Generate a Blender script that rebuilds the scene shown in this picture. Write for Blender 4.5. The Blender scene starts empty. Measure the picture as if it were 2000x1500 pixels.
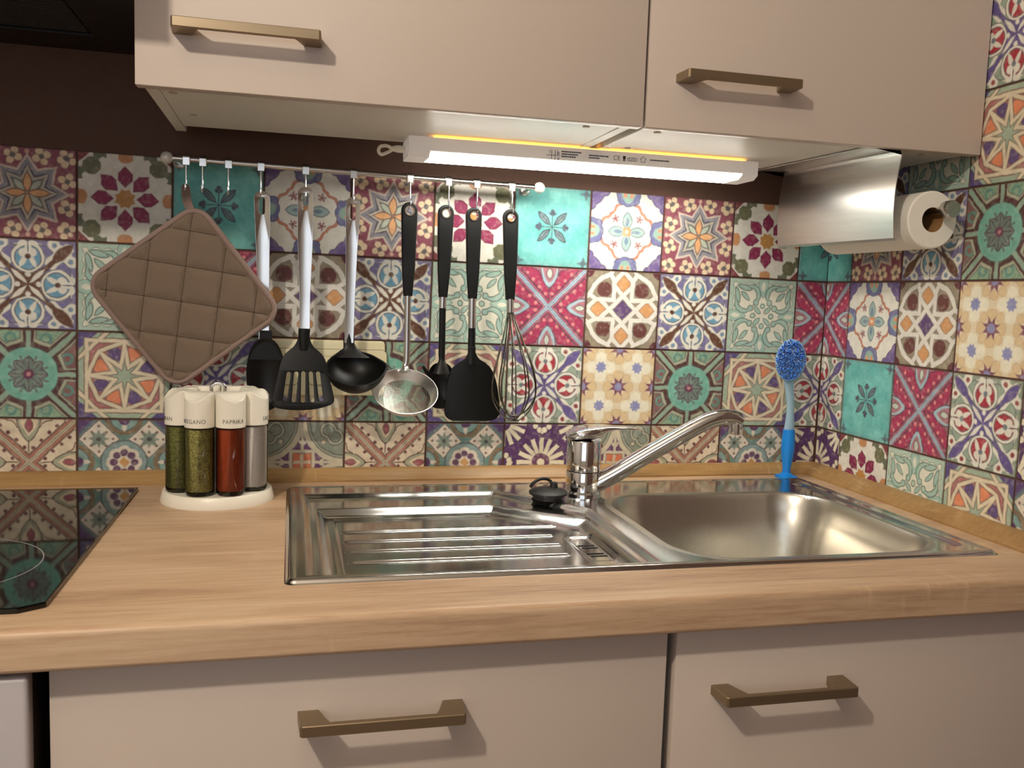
import bpy, bmesh, math, random
from mathutils import Vector, Matrix

PI = math.pi
scn = bpy.context.scene
COL = scn.collection

# ------------------------------------------------------------------ camera
cam_d = bpy.data.cameras.new('camera')
cam = bpy.data.objects.new('camera', cam_d)
COL.objects.link(cam)
RT = Vector((0.97080327, -0.237432, 0.03416221))
UP = Vector((-0.00974682, 0.10325375, 0.99460729))
FW = Vector((0.23967898, 0.96590098, -0.09792487))
mw = Matrix(((RT.x, UP.x, -FW.x, 0.43175), (RT.y, UP.y, -FW.y, -1.42839), (RT.z, UP.z, -FW.z, 1.20898), (0, 0, 0, 1)))
cam.matrix_world = mw
cam_d.sensor_fit = 'HORIZONTAL'
cam_d.sensor_width = 36.0
cam_d.lens = 36.0 * 1750.0 / 2000.0
cam_d.clip_start = 0.02
scn.camera = cam

# ------------------------------------------------------------------ light, world, exposure
wd = bpy.data.worlds.new('world')
scn.world = wd
wd.use_nodes = True
wd.node_tree.nodes['Background'].inputs[0].default_value = (1.0, 0.86, 0.72, 1)
wd.node_tree.nodes['Background'].inputs[1].default_value = 0.05

def point_light(name, loc, energy, col, rad):
    l = bpy.data.lights.new(name, 'POINT')
    l.energy = energy; l.color = col; l.shadow_soft_size = rad
    o = bpy.data.objects.new(name, l); o.location = loc
    COL.objects.link(o)
    return o
ROOM_LAMP = (-0.13, -1.44, 2.05)
point_light('ceiling_lamp_light', ROOM_LAMP, 35.0, (1.0, 0.90, 0.765), 0.035)
wl = bpy.data.lights.new('rear_fill', 'AREA')  # cool fill added at the rear to lift the shadows; no window there
wl.energy = 7.0; wl.color = (0.70, 0.83, 1.0); wl.shape = 'RECTANGLE'; wl.size = 1.6; wl.size_y = 1.1
wo_ = bpy.data.objects.new('rear_fill', wl); COL.objects.link(wo_)
wo_.location = (-0.2, -3.15, 1.55); wo_.rotation_euler = (math.radians(90), 0, 0)
STRIP_POWER = 17.5

vs = scn.view_settings
vs.view_transform = 'Standard'
vs.look = 'None'
vs.exposure = 0.40
vs.gamma = 1.0
vs.use_curve_mapping = False

# ------------------------------------------------------------------ helpers
def lin(c):
    out = []
    for v in c[:3]:
        v = v / 255.0
        out.append(v / 12.92 if v <= 0.04045 else ((v + 0.055) / 1.055) ** 2.4)
    return (out[0], out[1], out[2], 1.0)

def pset(bs, **kw):
    names = dict(color='Base Color', rough='Roughness', metal='Metallic', spec='Specular IOR Level', trans='Transmission Weight',
                 ior='IOR', coat='Coat Weight', coat_rough='Coat Roughness', alpha='Alpha', emit='Emission Color', estr='Emission Strength',
                 sss='Subsurface Weight', aniso='Anisotropic')
    for k, v in kw.items():
        bs.inputs[names[k]].default_value = v

def mat(name, col, rough=0.5, metal=0.0, noise=0.0, nscale=30.0, stretch=(1, 1, 1), bump=0.0, bscale=None, **kw):
    m = bpy.data.materials.new(name)
    m.use_nodes = True
    nt = m.node_tree
    bs = nt.nodes['Principled BSDF']
    pset(bs, color=lin(col), rough=rough, metal=metal, **kw)
    if noise or bump:
        tc = nt.nodes.new('ShaderNodeTexCoord')
        mp = nt.nodes.new('ShaderNodeMapping')
        mp.inputs['Scale'].default_value = stretch
        nt.links.new(tc.outputs['Object'], mp.inputs[0])
        nz = nt.nodes.new('ShaderNodeTexNoise')
        nz.inputs['Scale'].default_value = nscale
        nz.inputs['Detail'].default_value = 4
        nt.links.new(mp.outputs[0], nz.inputs['Vector'])
        if noise:
            mr = nt.nodes.new('ShaderNodeMapRange')
            mr.inputs[1].default_value = 0.3; mr.inputs[2].default_value = 0.7
            mr.inputs[3].default_value = 1 - noise; mr.inputs[4].default_value = 1 + noise
            nt.links.new(nz.outputs['Fac'], mr.inputs[0])
            mx = nt.nodes.new('ShaderNodeVectorMath'); mx.operation = 'SCALE'
            mx.inputs[0].default_value = lin(col)[:3]
            nt.links.new(mr.outputs[0], mx.inputs['Scale'])
            nt.links.new(mx.outputs[0], bs.inputs['Base Color'])
        if bump:
            bp = nt.nodes.new('ShaderNodeBump')
            bp.inputs['Strength'].default_value = bump
            bp.inputs['Distance'].default_value = 0.001
            nt.links.new(nz.outputs['Fac'], bp.inputs['Height'])
            nt.links.new(bp.outputs[0], bs.inputs['Normal'])
    return m

class MB:
    """collects shapes (world coordinates) and links them as one mesh object"""
    def __init__(s):
        s.bm = bmesh.new()
    def verts(s, pts):
        return [s.bm.verts.new(p) for p in pts]
    def face(s, vs):
        try:
            return s.bm.faces.new(vs)
        except ValueError:
            return None
    def box(s, a, b, bev=0.0, seg=2):
        bm = bmesh.new()
        x0, y0, z0 = a; x1, y1, z1 = b
        v = [bm.verts.new(p) for p in ((x0, y0, z0), (x1, y0, z0), (x1, y1, z0), (x0, y1, z0), (x0, y0, z1), (x1, y0, z1), (x1, y1, z1), (x0, y1, z1))]
        for f in ((3, 2, 1, 0), (4, 5, 6, 7), (0, 1, 5, 4), (1, 2, 6, 5), (2, 3, 7, 6), (3, 0, 4, 7)):
            bm.faces.new([v[i] for i in f])
        if bev:
            bmesh.ops.bevel(bm, geom=bm.edges[:], offset=bev, segments=seg, affect='EDGES', profile=0.5)
        s.merge(bm)
        return s
    def merge(s, bm, M=None):
        if M is not None:
            bmesh.ops.transform(bm, matrix=M, verts=bm.verts[:])
        mp = {}
        for v in bm.verts:
            mp[v] = s.bm.verts.new(v.co)
        for f in bm.faces:
            try:
                s.bm.faces.new([mp[v] for v in f.verts])
            except ValueError:
                pass
        bm.free()
    def rings(s, rings, cap0=True, cap1=True, closed=True):
        """loft through rings of points"""
        R = [s.verts(r) for r in rings]
        n = len(R[0])
        for i in range(len(R) - 1):
            for j in range(n if closed else n - 1):
                k = (j + 1) % n
                s.face([R[i][j], R[i][k], R[i + 1][k], R[i + 1][j]])
        if cap0: s.face(R[0][::-1])
        if cap1: s.face(R[-1])
        return s
    def lathe(s, prof, c, axis='z', seg=32, cap0=True, cap1=True):
        rs = []
        for r, h in prof:
            ring = []
            for k in range(seg):
                a = 2 * PI * k / seg
                p, q = r * math.cos(a), r * math.sin(a)
                if axis == 'z': ring.append((c[0] + p, c[1] + q, c[2] + h))
                elif axis == 'y': ring.append((c[0] + p, c[1] + h, c[2] - q))
                else: ring.append((c[0] + h, c[1] + p, c[2] + q))
            rs.append(ring)
        return s.rings(rs, cap0, cap1)
    def tube(s, path, rad, seg=12, cap=True, flat=None):
        """swept circle; rad a number or a list; flat=(fx, fz) squashes the section"""
        P = [Vector(p) for p in path]
        n = len(P)
        rr = rad if isinstance(rad, (list, tuple)) else [rad] * n
        T = []
        for i in range(n):
            t = (P[min(i + 1, n - 1)] - P[max(i - 1, 0)])
            T.append(t.normalized() if t.length > 1e-9 else Vector((0, 0, 1)))
        up = Vector((0, 0, 1)) if abs(T[0].z) < 0.9 else Vector((0, 1, 0))
        u = (up - T[0] * up.dot(T[0])).normalized()
        rs = []
        for i in range(n):
            u = (u - T[i] * u.dot(T[i])).normalized()
            w = T[i].cross(u)
            f = flat or (1, 1)
            rs.append([P[i] + (u * math.cos(2 * PI * k / seg) * f[0] + w * math.sin(2 * PI * k / seg) * f[1]) * rr[i] for k in range(seg)])
        return s.rings(rs, cap, cap)
    def prism(s, out, y0, y1, bev=0.0, plane='xz', seg=2):
        """outline (list of 2d points) extruded; plane xz along y, xy along z, yz along x"""
        bm = bmesh.new()
        def P(p, h):
            if plane == 'xz': return (p[0], h, p[1])
            if plane == 'xy': return (p[0], p[1], h)
            return (h, p[0], p[1])
        a = [bm.verts.new(P(p, y0)) for p in out]
        b = [bm.verts.new(P(p, y1)) for p in out]
        n = len(out)
        bm.faces.new(a[::-1]); bm.faces.new(b)
        for i in range(n):
            bm.faces.new([a[i], a[(i + 1) % n], b[(i + 1) % n], b[i]])
        bmesh.ops.recalc_face_normals(bm, faces=bm.faces[:])
        if bev:
            es = [e for e in bm.edges if abs(P_depth(e.verts[0].co, plane) - P_depth(e.verts[1].co, plane)) < 1e-7]
            bmesh.ops.bevel(bm, geom=es, offset=bev, segments=seg, affect='EDGES', profile=0.5)
        s.merge(bm)
        return s
    def build(s, name, m, parent=None, origin=(0, 0, 0), smooth=None, recalc=True):
        bm = s.bm
        if recalc:
            bmesh.ops.recalc_face_normals(bm, faces=bm.faces[:])
        o = Vector(origin)
        for v in bm.verts:
            v.co -= o
        me = bpy.data.meshes.new(name)
        bm.to_mesh(me); bm.free()
        me.materials.append(m)
        if smooth is not None:
            me.polygons.foreach_set('use_smooth', [True] * len(me.polygons))
            if smooth < 180:
                me.set_sharp_from_angle(angle=math.radians(smooth))
        ob = bpy.data.objects.new(name, me)
        COL.objects.link(ob)
        if parent is not None:
            ob.parent = parent
        else:
            ob.location = o
        return ob

def P_depth(co, plane):
    return co.y if plane == 'xz' else (co.z if plane == 'xy' else co.x)

def tag(o, label=None, cat=None, group=None, kind=None):
    if label: o['label'] = label
    if cat: o['category'] = cat
    if group: o['group'] = group
    if kind: o['kind'] = kind
    return o

def thing(name, loc, label, cat, group=None):
    o = bpy.data.objects.new(name, None)
    o.empty_display_size = 0.02
    COL.objects.link(o)
    o.location = loc
    return tag(o, label, cat, group)

def arc(cx, cy, r, a0, a1, n=6):
    return [(cx + r * math.cos(math.radians(a0 + (a1 - a0) * i / n)), cy + r * math.sin(math.radians(a0 + (a1 - a0) * i / n))) for i in range(n + 1)]

def rrect(x0, y0, x1, y1, r, n=5):
    return arc(x1 - r, y1 - r, r, 0, 90, n) + arc(x0 + r, y1 - r, r, 90, 180, n) + arc(x0 + r, y0 + r, r, 180, 270, n) + arc(x1 - r, y0 + r, r, 270, 360, n)

def spline(pts, n=8, closed=False):
    """Catmull-Rom through 2d or 3d points"""
    P = [Vector(p) for p in pts]
    out = []
    N = len(P)
    rng = range(N) if closed else range(N - 1)
    for i in rng:
        if closed:
            p0, p1, p2, p3 = P[(i - 1) % N], P[i], P[(i + 1) % N], P[(i + 2) % N]
        else:
            p0, p1, p2, p3 = P[max(i - 1, 0)], P[i], P[i + 1], P[min(i + 2, N - 1)]
        for k in range(n):
            t = k / n
            out.append(0.5 * ((2 * p1) + (p2 - p0) * t + (2 * p0 - 5 * p1 + 4 * p2 - p3) * t * t + (3 * p1 - p0 - 3 * p2 + p3) * t ** 3))
    if not closed:
        out.append(P[-1])
    return [tuple(p) for p in out]
# ------------------------------------------------------------------ printed tile designs: distance fields built from math nodes
TS = 0.13
class Tile:
    def __init__(s, name, base):
        s.m = bpy.data.materials.new('tile_' + name)
        s.m.use_nodes = True
        s.nt = s.m.node_tree
        s.bs = s.nt.nodes['Principled BSDF']
        N = s.nt.nodes
        tc = N.new('ShaderNodeTexCoord')
        oi = N.new('ShaderNodeObjectInfo')
        rnd = s.M('MULTIPLY', oi.outputs['Random'], 31.7)
        off = s.V('ADD', tc.outputs['Object'], s.C(rnd, rnd, 0.0))
        wz = N.new('ShaderNodeTexNoise'); wz.inputs['Scale'].default_value = 75; wz.inputs['Detail'].default_value = 1
        s.nt.links.new(off, wz.inputs['Vector'])
        warp = s.V('SUBTRACT', wz.outputs['Color'], (0.5, 0.5, 0.5))
        warp = s.V('MULTIPLY', warp, (0.05, 0.05, 0.05))
        sc = s.V('MULTIPLY', tc.outputs['Object'], (2 / TS,) * 3)
        p = s.V('ADD', sc, warp)
        sp = N.new('ShaderNodeSeparateXYZ'); s.nt.links.new(p, sp.inputs[0])
        s.x, s.y = sp.outputs[0], sp.outputs[2]
        s.p = s.C(s.x, s.y, 0.0)
        s.ax, s.ay = s.M('ABSOLUTE', s.x), s.M('ABSOLUTE', s.y)
        s.mm, s.n = s.M('MAXIMUM', s.ax, s.ay), s.M('MINIMUM', s.ax, s.ay)
        s.q = s.C(s.mm, s.n, 0.0)                 # four-fold mirrored point, 0..45 degrees
        s.r = s.VL(s.p)
        c, d = math.cos(PI / 8), math.sin(PI / 8)
        s.u = s.lc(s.mm, c, s.n, d)
        s.v = s.M('ABSOLUTE', s.lc(s.n, c, s.mm, -d))   # eight-fold: angle 0..22.5 from the mid line
        s.e = s.C(s.u, s.v, 0.0)
        s.off = off
        rgb = N.new('ShaderNodeRGB'); rgb.outputs[0].default_value = lin(base)
        s.col = rgb.outputs[0]
    def _in(s, sock, v):
        if isinstance(v, (int, float)): sock.default_value = v
        elif isinstance(v, (tuple, list)): sock.default_value = v
        else: s.nt.links.new(v, sock)
    def M(s, op, a, b=None, c=None, clamp=False):
        n = s.nt.nodes.new('ShaderNodeMath'); n.operation = op; n.use_clamp = clamp
        for i, v in enumerate((a, b, c)):
            if v is not None: s._in(n.inputs[i], v)
        return n.outputs[0]
    def V(s, op, a, b=None):
        n = s.nt.nodes.new('ShaderNodeVectorMath'); n.operation = op
        s._in(n.inputs[0], a)
        if b is not None: s._in(n.inputs[1], b)
        return n.outputs[0]
    def VL(s, a):
        n = s.nt.nodes.new('ShaderNodeVectorMath'); n.operation = 'LENGTH'; s._in(n.inputs[0], a); return n.outputs['Value']
    def dist(s, p, c):
        n = s.nt.nodes.new('ShaderNodeVectorMath'); n.operation = 'DISTANCE'; s._in(n.inputs[0], p); n.inputs[1].default_value = (c[0], c[1], 0); return n.outputs['Value']
    def dot(s, p, c):
        n = s.nt.nodes.new('ShaderNodeVectorMath'); n.operation = 'DOT_PRODUCT'; s._in(n.inputs[0], p); n.inputs[1].default_value = (c[0], c[1], 0); return n.outputs['Value']
    def C(s, x, y, z):
        n = s.nt.nodes.new('ShaderNodeCombineXYZ')
        for i, v in enumerate((x, y, z)): s._in(n.inputs[i], v)
        return n.outputs[0]
    def lc(s, a, ka, b, kb): return s.M('MULTIPLY_ADD', a, ka, s.M('MULTIPLY', b, kb))
    def mn(s, *a):
        r = a[0]
        for b in a[1:]: r = s.M('MINIMUM', r, b)
        return r
    def mx(s, *a):
        r = a[0]
        for b in a[1:]: r = s.M('MAXIMUM', r, b)
        return r
    def neg(s, a): return s.M('MULTIPLY', a, -1.0)
    def add(s, a, k): return s.M('ADD', a, k)
    def ab(s, a): return s.M('ABSOLUTE', a)
    def ring(s, d, t): return s.add(s.ab(d), -t)
    def circ(s, p, c, r): return s.add(s.dist(p, c), -r)
    def ell(s, p, c, rx, ry):
        v = s.V('MULTIPLY', s.V('SUBTRACT', p, (c[0], c[1], 0)), (1 / rx, 1 / ry, 1))
        return s.M('MULTIPLY', s.add(s.VL(v), -1.0), min(rx, ry))
    def seg(s, p, a, b, r):
        ba = (b[0] - a[0], b[1] - a[1]); L = ba[0] ** 2 + ba[1] ** 2
        pa = s.V('SUBTRACT', p, (a[0], a[1], 0))
        h = s.M('MULTIPLY', s.dot(pa, ba), 1 / L, clamp=True)
        n = s.nt.nodes.new('ShaderNodeVectorMath'); n.operation = 'SCALE'; n.inputs[0].default_value = (ba[0], ba[1], 0); s._in(n.inputs['Scale'], h)
        return s.add(s.VL(s.V('SUBTRACT', pa, n.outputs[0])), -r)
    def leaf(s, p, a, b, w):
        L = math.hypot(b[0] - a[0], b[1] - a[1]); R = (L * L / 4 + w * w) / (2 * w)
        mx_, my_ = (a[0] + b[0]) / 2, (a[1] + b[1]) / 2
        nx, ny = -(b[1] - a[1]) / L, (b[0] - a[0]) / L
        k = R - w
        return s.add(s.mx(s.dist(p, (mx_ + nx * k, my_ + ny * k)), s.dist(p, (mx_ - nx * k, my_ - ny * k))), -R)
    def half(s, p, a, b):
        """signed distance to line a-b, positive on its right side"""
        t = (b[0] - a[0], b[1] - a[1]); L = math.hypot(*t); n = (t[1] / L, -t[0] / L)
        return s.add(s.dot(p, n), -(a[0] * n[0] + a[1] * n[1]))
    def star8(s, R, ri, turned=False):
        c, d = math.cos(PI / 8), math.sin(PI / 8)
        if turned: return s.half(s.e, (R, 0), (ri * c, ri * d))
        return s.half(s.e, (ri, 0), (R * c, R * d))
    def lay(s, colr, d, w=0.035, op=1.0):
        k = s.M('MULTIPLY_ADD', d, -1.0 / w, 0.5, clamp=True)
        if op != 1.0: k = s.M('MULTIPLY', k, op)
        n = s.nt.nodes.new('ShaderNodeMix'); n.data_type = 'RGBA'
        s._in(n.inputs[0], k); s._in(n.inputs[6], s.col); s._in(n.inputs[7], lin(colr))
        s.col = n.outputs[2]
        return s
    def line(s, colr, d, t=0.012, w=0.03, op=1.0): return s.lay(colr, s.ring(d, t), w, op)
    def done(s, mott=0.16, wash=(225, 215, 195), washk=0.22, edge=(96, 62, 56)):
        N = s.nt.nodes
        nz = N.new('ShaderNodeTexNoise'); nz.inputs['Scale'].default_value = 60; nz.inputs['Detail'].default_value = 6; nz.inputs['Roughness'].default_value = 0.7
        s.nt.links.new(s.off, nz.inputs['Vector'])
        mr = N.new('ShaderNodeMapRange')
        mr.inputs[1].default_value = 0.3; mr.inputs[2].default_value = 0.7; mr.inputs[3].default_value = 1 - mott * 1.3; mr.inputs[4].default_value = 1 + mott * 0.7
        s.nt.links.new(nz.outputs['Fac'], mr.inputs[0])
        n2 = N.new('ShaderNodeTexNoise'); n2.inputs['Scale'].default_value = 140; n2.inputs['Detail'].default_value = 3
        s.nt.links.new(s.off, n2.inputs['Vector'])
        k = s.M('MULTIPLY', s.M('MULTIPLY_ADD', n2.outputs['Fac'], 4.0, -2.0, clamp=True), washk)
        w = N.new('ShaderNodeMix'); w.data_type = 'RGBA'
        s._in(w.inputs[0], k); s._in(w.inputs[6], s.col); w.inputs[7].default_value = lin(wash)
        s.col = w.outputs[2]
        s.lay(edge, s.M('SUBTRACT', 0.975, s.mm), 0.05, 0.75)
        v = N.new('ShaderNodeVectorMath'); v.operation = 'SCALE'
        s._in(v.inputs[0], s.col); s._in(v.inputs['Scale'], mr.outputs[0])
        s.nt.links.new(v.outputs[0], s.bs.inputs['Base Color'])
        pset(s.bs, rough=0.5, spec=0.25)
        return s.m

CREAM = (226, 216, 194)
def t_star():
    t = Tile('star', (146, 82, 96))
    for c in ((0.80, 0.78), (0.80, 0.29)):
        l0 = t.V('SUBTRACT', t.q, (c[0], c[1], 0))
        l = t.V('ABSOLUTE', t.C(t.dot(l0, (0.92, 0.39)), t.dot(l0, (-0.39, 0.92)), 0.0))
        t.lay((108, 64, 74), t.circ(l, (0.080, 0.080), 0.095), op=0.6)
        t.lay((230, 206, 172), t.circ(l, (0.082, 0.082), 0.078))
        t.lay((112, 106, 104), t.circ(l, (0, 0), 0.058))
    t.lay((216, 176, 160), t.circ(t.q, (0.9, 0.0), 0.05))
    d = t.star8(0.84, 0.55)
    t.lay((214, 196, 180), t.add(d, -0.012)); t.lay((146, 144, 152), t.add(d, 0.035)); t.line((88, 84, 98), t.add(d, 0.13), 0.02)
    d2 = t.star8(0.60, 0.34)
    t.lay((205, 192, 170), d2); t.lay((150, 148, 142), t.add(d2, 0.03)); t.line((112, 106, 104), t.add(d2, 0.075), 0.014)
    t.lay((182, 190, 172), t.leaf(t.q, (0.04, 0.04), (0.29, 0.29), 0.07)); t.line((84, 84, 84), t.leaf(t.q, (0.04, 0.04), (0.29, 0.29), 0.07), 0.008)
    lf = t.leaf(t.q, (0.02, 0), (0.45, 0), 0.085)
    t.lay((222, 168, 118), lf); t.line((120, 80, 70), lf, 0.01)
    return t.done()
def s_local(t, p, c):
    return t.V('ABSOLUTE', t.V('SUBTRACT', p, (c[0], c[1], 0)))
def t_mosaic():
    t = Tile('mosaic', (222, 218, 206))
    # green kites at the corners, ochre at the edge middles
    l = s_local(t, t.q, (0.70, 0.70))
    d = t.mx(t.add(t.dot(l, (0.7, 0.7)), -0.19), t.add(t.dot(l, (1, 0)), -0.19), t.add(t.dot(l, (0, 1)), -0.19))
    t.lay((112, 112, 84), d)
    t.lay((108, 112, 92), t.mx(t.ring(t.add(t.mm, -0.97), 0.14), t.ring(t.add(t.n, -0.52), 0.14)))
    t.lay((196, 140, 96), t.mx(t.circ(t.q, (1.0, 0.0), 0.21), t.add(t.n, -0.16)))
    t.lay((132, 66, 72), t.mx(t.add(t.mm, -2.0), t.M('SUBTRACT', 1.72, t.M('ADD', t.mm, t.n))))
    # white six-pointed stars between
    t.lay((226, 222, 210), t.seg(t.q, (0.70, 0.13), (0.82, 0.46), 0.07)); t.lay((226, 222, 210), t.seg(t.q, (0.66, 0.33), (0.95, 0.30), 0.07))
    # maroon kites, eight round
    c, d8 = math.cos(PI / 8), math.sin(PI / 8)
    # tips of the folded wedge lie on its 22.5 degree side
    e2 = t.C(t.lc(t.u, c, t.v, d8), t.ab(t.lc(t.v, c, t.u, -d8)), 0.0)
    l = t.V('SUBTRACT', e2, (0.48, 0.0, 0))
    la = t.V('ABSOLUTE', l)
    kd = t.mx(t.add(t.dot(la, (0, 1)), -0.155), t.add(t.dot(la, (0.68, 0.73)), -0.165))
    t.lay((140, 50, 84), kd); t.line((104, 38, 62), t.add(kd, 0.02), 0.012, op=0.6)
    t.lay((190, 138, 76), t.star8(0.23, 0.18, True))
    return t.done(0.12, edge=(110, 80, 72))
def t_teal():
    t = Tile('teal', (98, 176, 172))
    nz = t.nt.nodes.new('ShaderNodeTexNoise'); nz.inputs['Scale'].default_value = 22; nz.inputs['Detail'].default_value = 5
    t.nt.links.new(t.off, nz.inputs['Vector'])
    t.lay((134, 206, 198), t.M('MULTIPLY_ADD', nz.outputs['Fac'], -1.0, 0.5), 0.25, 0.8)
    t.lay((120, 128, 132), t.M('SUBTRACT', 0.98, t.mm), 0.25, 0.8)
    lf = t.leaf(t.q, (0.06, 0.06), (0.36, 0.36), 0.075)
    t.lay((112, 128, 132), lf); t.line((66, 66, 80), lf, 0.012); t.line((66, 66, 80), t.seg(t.q, (0, 0), (0.34, 0.34), 0), 0.005)
    t.line((70, 70, 84), t.seg(t.q, (0, 0), (0.34, 0), 0), 0.010)
    t.lay((82, 84, 100), t.circ(t.q, (0.38, 0), 0.06)); t.lay((82, 84, 100), t.leaf(t.q, (0.28, 0), (0.36, 0.1), 0.03))
    l = s_local(t, t.q, (0.86, 0.86))
    t.lay((92, 98, 110), t.leaf(l, (-0.16, 0), (0.16, 0), 0.05), op=0.8); t.lay((92, 98, 110), t.leaf(l, (0, -0.16), (0, 0.16), 0.05), op=0.8)
    return t.done(0.14, (190, 225, 216), 0.18, (96, 96, 96))
def t_lattice():
    t = Tile('lattice', (226, 223, 212))
    cd = t.mn(t.circ(t.q, (1.02, 1.02), 0.40), t.circ(t.q, (1.0, 0.64), 0.13))
    t.lay((122, 104, 152), cd); t.line((90, 78, 122), cd, 0.014); t.lay((98, 82, 134), t.circ(t.q, (1.02, 1.02), 0.25), 0.2, 0.7)
    wav = t.M('MULTIPLY', t.M('SINE', t.M('MULTIPLY', t.M('SUBTRACT', t.mm, t.n), 14.0)), 0.025)
    b = t.mx(t.ring(t.M('ADD', t.M('MULTIPLY_ADD', t.M('ADD', t.mm, t.n), 0.7071, -0.64), wav), 0.026), t.add(t.mm, -0.84))
    t.lay((208, 138, 108), b); t.line((160, 92, 76), b, 0.009)
    ld = t.mn(t.circ(t.q, (0.86, 0.0), 0.22), t.circ(t.q, (0.80, 0.17), 0.12), t.circ(t.q, (0.95, 0.12), 0.2))
    t.lay((116, 118, 158), ld); t.line((80, 82, 120), ld, 0.012)
    t.lay((146, 178, 170), t.ell(t.q, (0.88, 0.0), 0.15, 0.15)); t.lay((150, 180, 160), t.circ(t.q, (1.0, 0.0), 0.2)); t.lay((222, 142, 110), t.seg(t.q, (0.9, 0.09), (1.0, 0.09), 0.04))
    lf = t.leaf(t.q, (0.06, 0), (0.50, 0), 0.125)
    t.lay((158, 182, 178), lf); t.line((98, 118, 124), lf, 0.012); t.lay((120, 140, 160), t.leaf(t.q, (0.12, 0), (0.36, 0), 0.05))
    t.lay((214, 150, 112), t.add(t.mm, -0.11)); t.lay((240, 214, 180), t.add(t.r, -0.05))
    l = s_local(t, t.q, (0.33, 0.33))
    t.lay((146, 84, 92), t.seg(l, (0, 0), (0.085, 0.0), 0.018)); t.lay((146, 84, 92), t.seg(l, (0, 0), (0.045, 0.075), 0.018))
    return t.done(0.10)
def t_medallion(name, bg, xcol, medc, cres, dotc, corec):
    t = Tile(name, bg)
    W = (228, 225, 212)
    t.lay(W, t.add(t.mm, -0.90)); t.lay(bg, t.mn(t.circ(t.q, (0.97, 0.38), 0.13), t.circ(t.q, (0.96, 0.74), 0.09)))
    cr = t.circ(t.q, (0.60, 0.26), 0.27)
    t.lay(cres, cr); t.line((88, 86, 100), cr, 0.009)
    t.lay(W, t.mn(t.circ(t.q, (0.9, 0.52), 0.12), t.seg(t.q, (0.50, 0.40), (0.86, 0.80), 0.07)))
    t.lay(dotc, t.circ(t.q, (0.87, 0.53), 0.055))
    b = t.mn(t.leaf(t.q, (0.48, 0.48), (0.92, 0.92), 0.115), t.seg(t.q, (0, 0), (0.55, 0.55), 0.05), t.add(t.r, -0.42))
    t.lay(xcol, b); t.line((70, 50, 48), b, 0.008, op=0.6)
    md = t.circ(t.q, (0.60, 0.0), 0.345)
    t.lay(W, md); t.line((92, 88, 96), md, 0.008)
    t.lay(W, t.circ(t.q, (0.86, 0.10), 0.11))
    m2 = t.circ(t.q, (0.585, 0.0), 0.265)
    t.lay(medc, m2); t.line((84, 80, 92), m2, 0.010)
    t.lay(W, t.mn(t.circ(t.q, (0.70, 0.085), 0.095), t.leaf(t.q, (0.36, 0.17), (0.68, 0.02), 0.055)))
    t.lay(W, t.seg(t.q, (0.74, 0.05), (0.90, 0.03), 0.03))
    t.line((84, 80, 92), t.seg(t.q, (0.72, 0.0), (0.96, 0.0), 0), 0.008)
    t.lay(corec, t.circ(t.q, (0.615, 0.0), 0.06))
    t.lay(W, t.leaf(t.q, (0.03, 0.03), (0.34, 0.34), 0.05)); t.lay(W, t.circ(t.q, (0.22, 0), 0.055))
    return t.done(0.12)
def t_mint():
    t = Tile('mint', (178, 200, 184))
    W = (224, 222, 204); G = (86, 106, 98); MN = (164, 194, 180)
    sc = t.M('MULTIPLY', t.ab(t.M('SINE', t.M('MULTIPLY', t.n, 13.0))), 0.07)
    bd = t.M('SUBTRACT', t.add(t.mm, -0.82), sc)
    t.lay(W, bd); t.line(G, bd, 0.009, op=0.7)
    tri = t.leaf(t.q, (0.48, 0.0), (1.1, 0.0), 0.16)
    t.lay(MN, tri); t.line(G, tri, 0.008, op=0.7); t.lay(W, t.leaf(t.q, (0.66, 0.0), (0.92, 0.0), 0.06))
    cr = t.mn(t.mx(t.circ(t.q, (0.56, 0.34), 0.27), t.neg(t.circ(t.q, (0.50, 0.44), 0.26))), t.circ(t.q, (0.36, 0.20), 0.075), t.leaf(t.q, (0.70, 0.34), (0.80, 0.76), 0.07))
    t.lay(MN, cr); t.line(G, cr, 0.012)
    l2 = t.leaf(t.q, (0.40, 0.40), (0.64, 0.64), 0.06)
    t.lay(MN, l2); t.line(G, l2, 0.010)
    l3 = t.leaf(t.q, (0.06, 0.06), (0.25, 0.25), 0.06)
    t.lay(MN, l3); t.line(G, l3, 0.010)
    c1 = t.circ(t.q, (0.27, 0), 0.065); t.lay((178, 204, 186), c1); t.line(G, c1, 0.012)
    return t.done(0.09, edge=(120, 116, 100))
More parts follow.
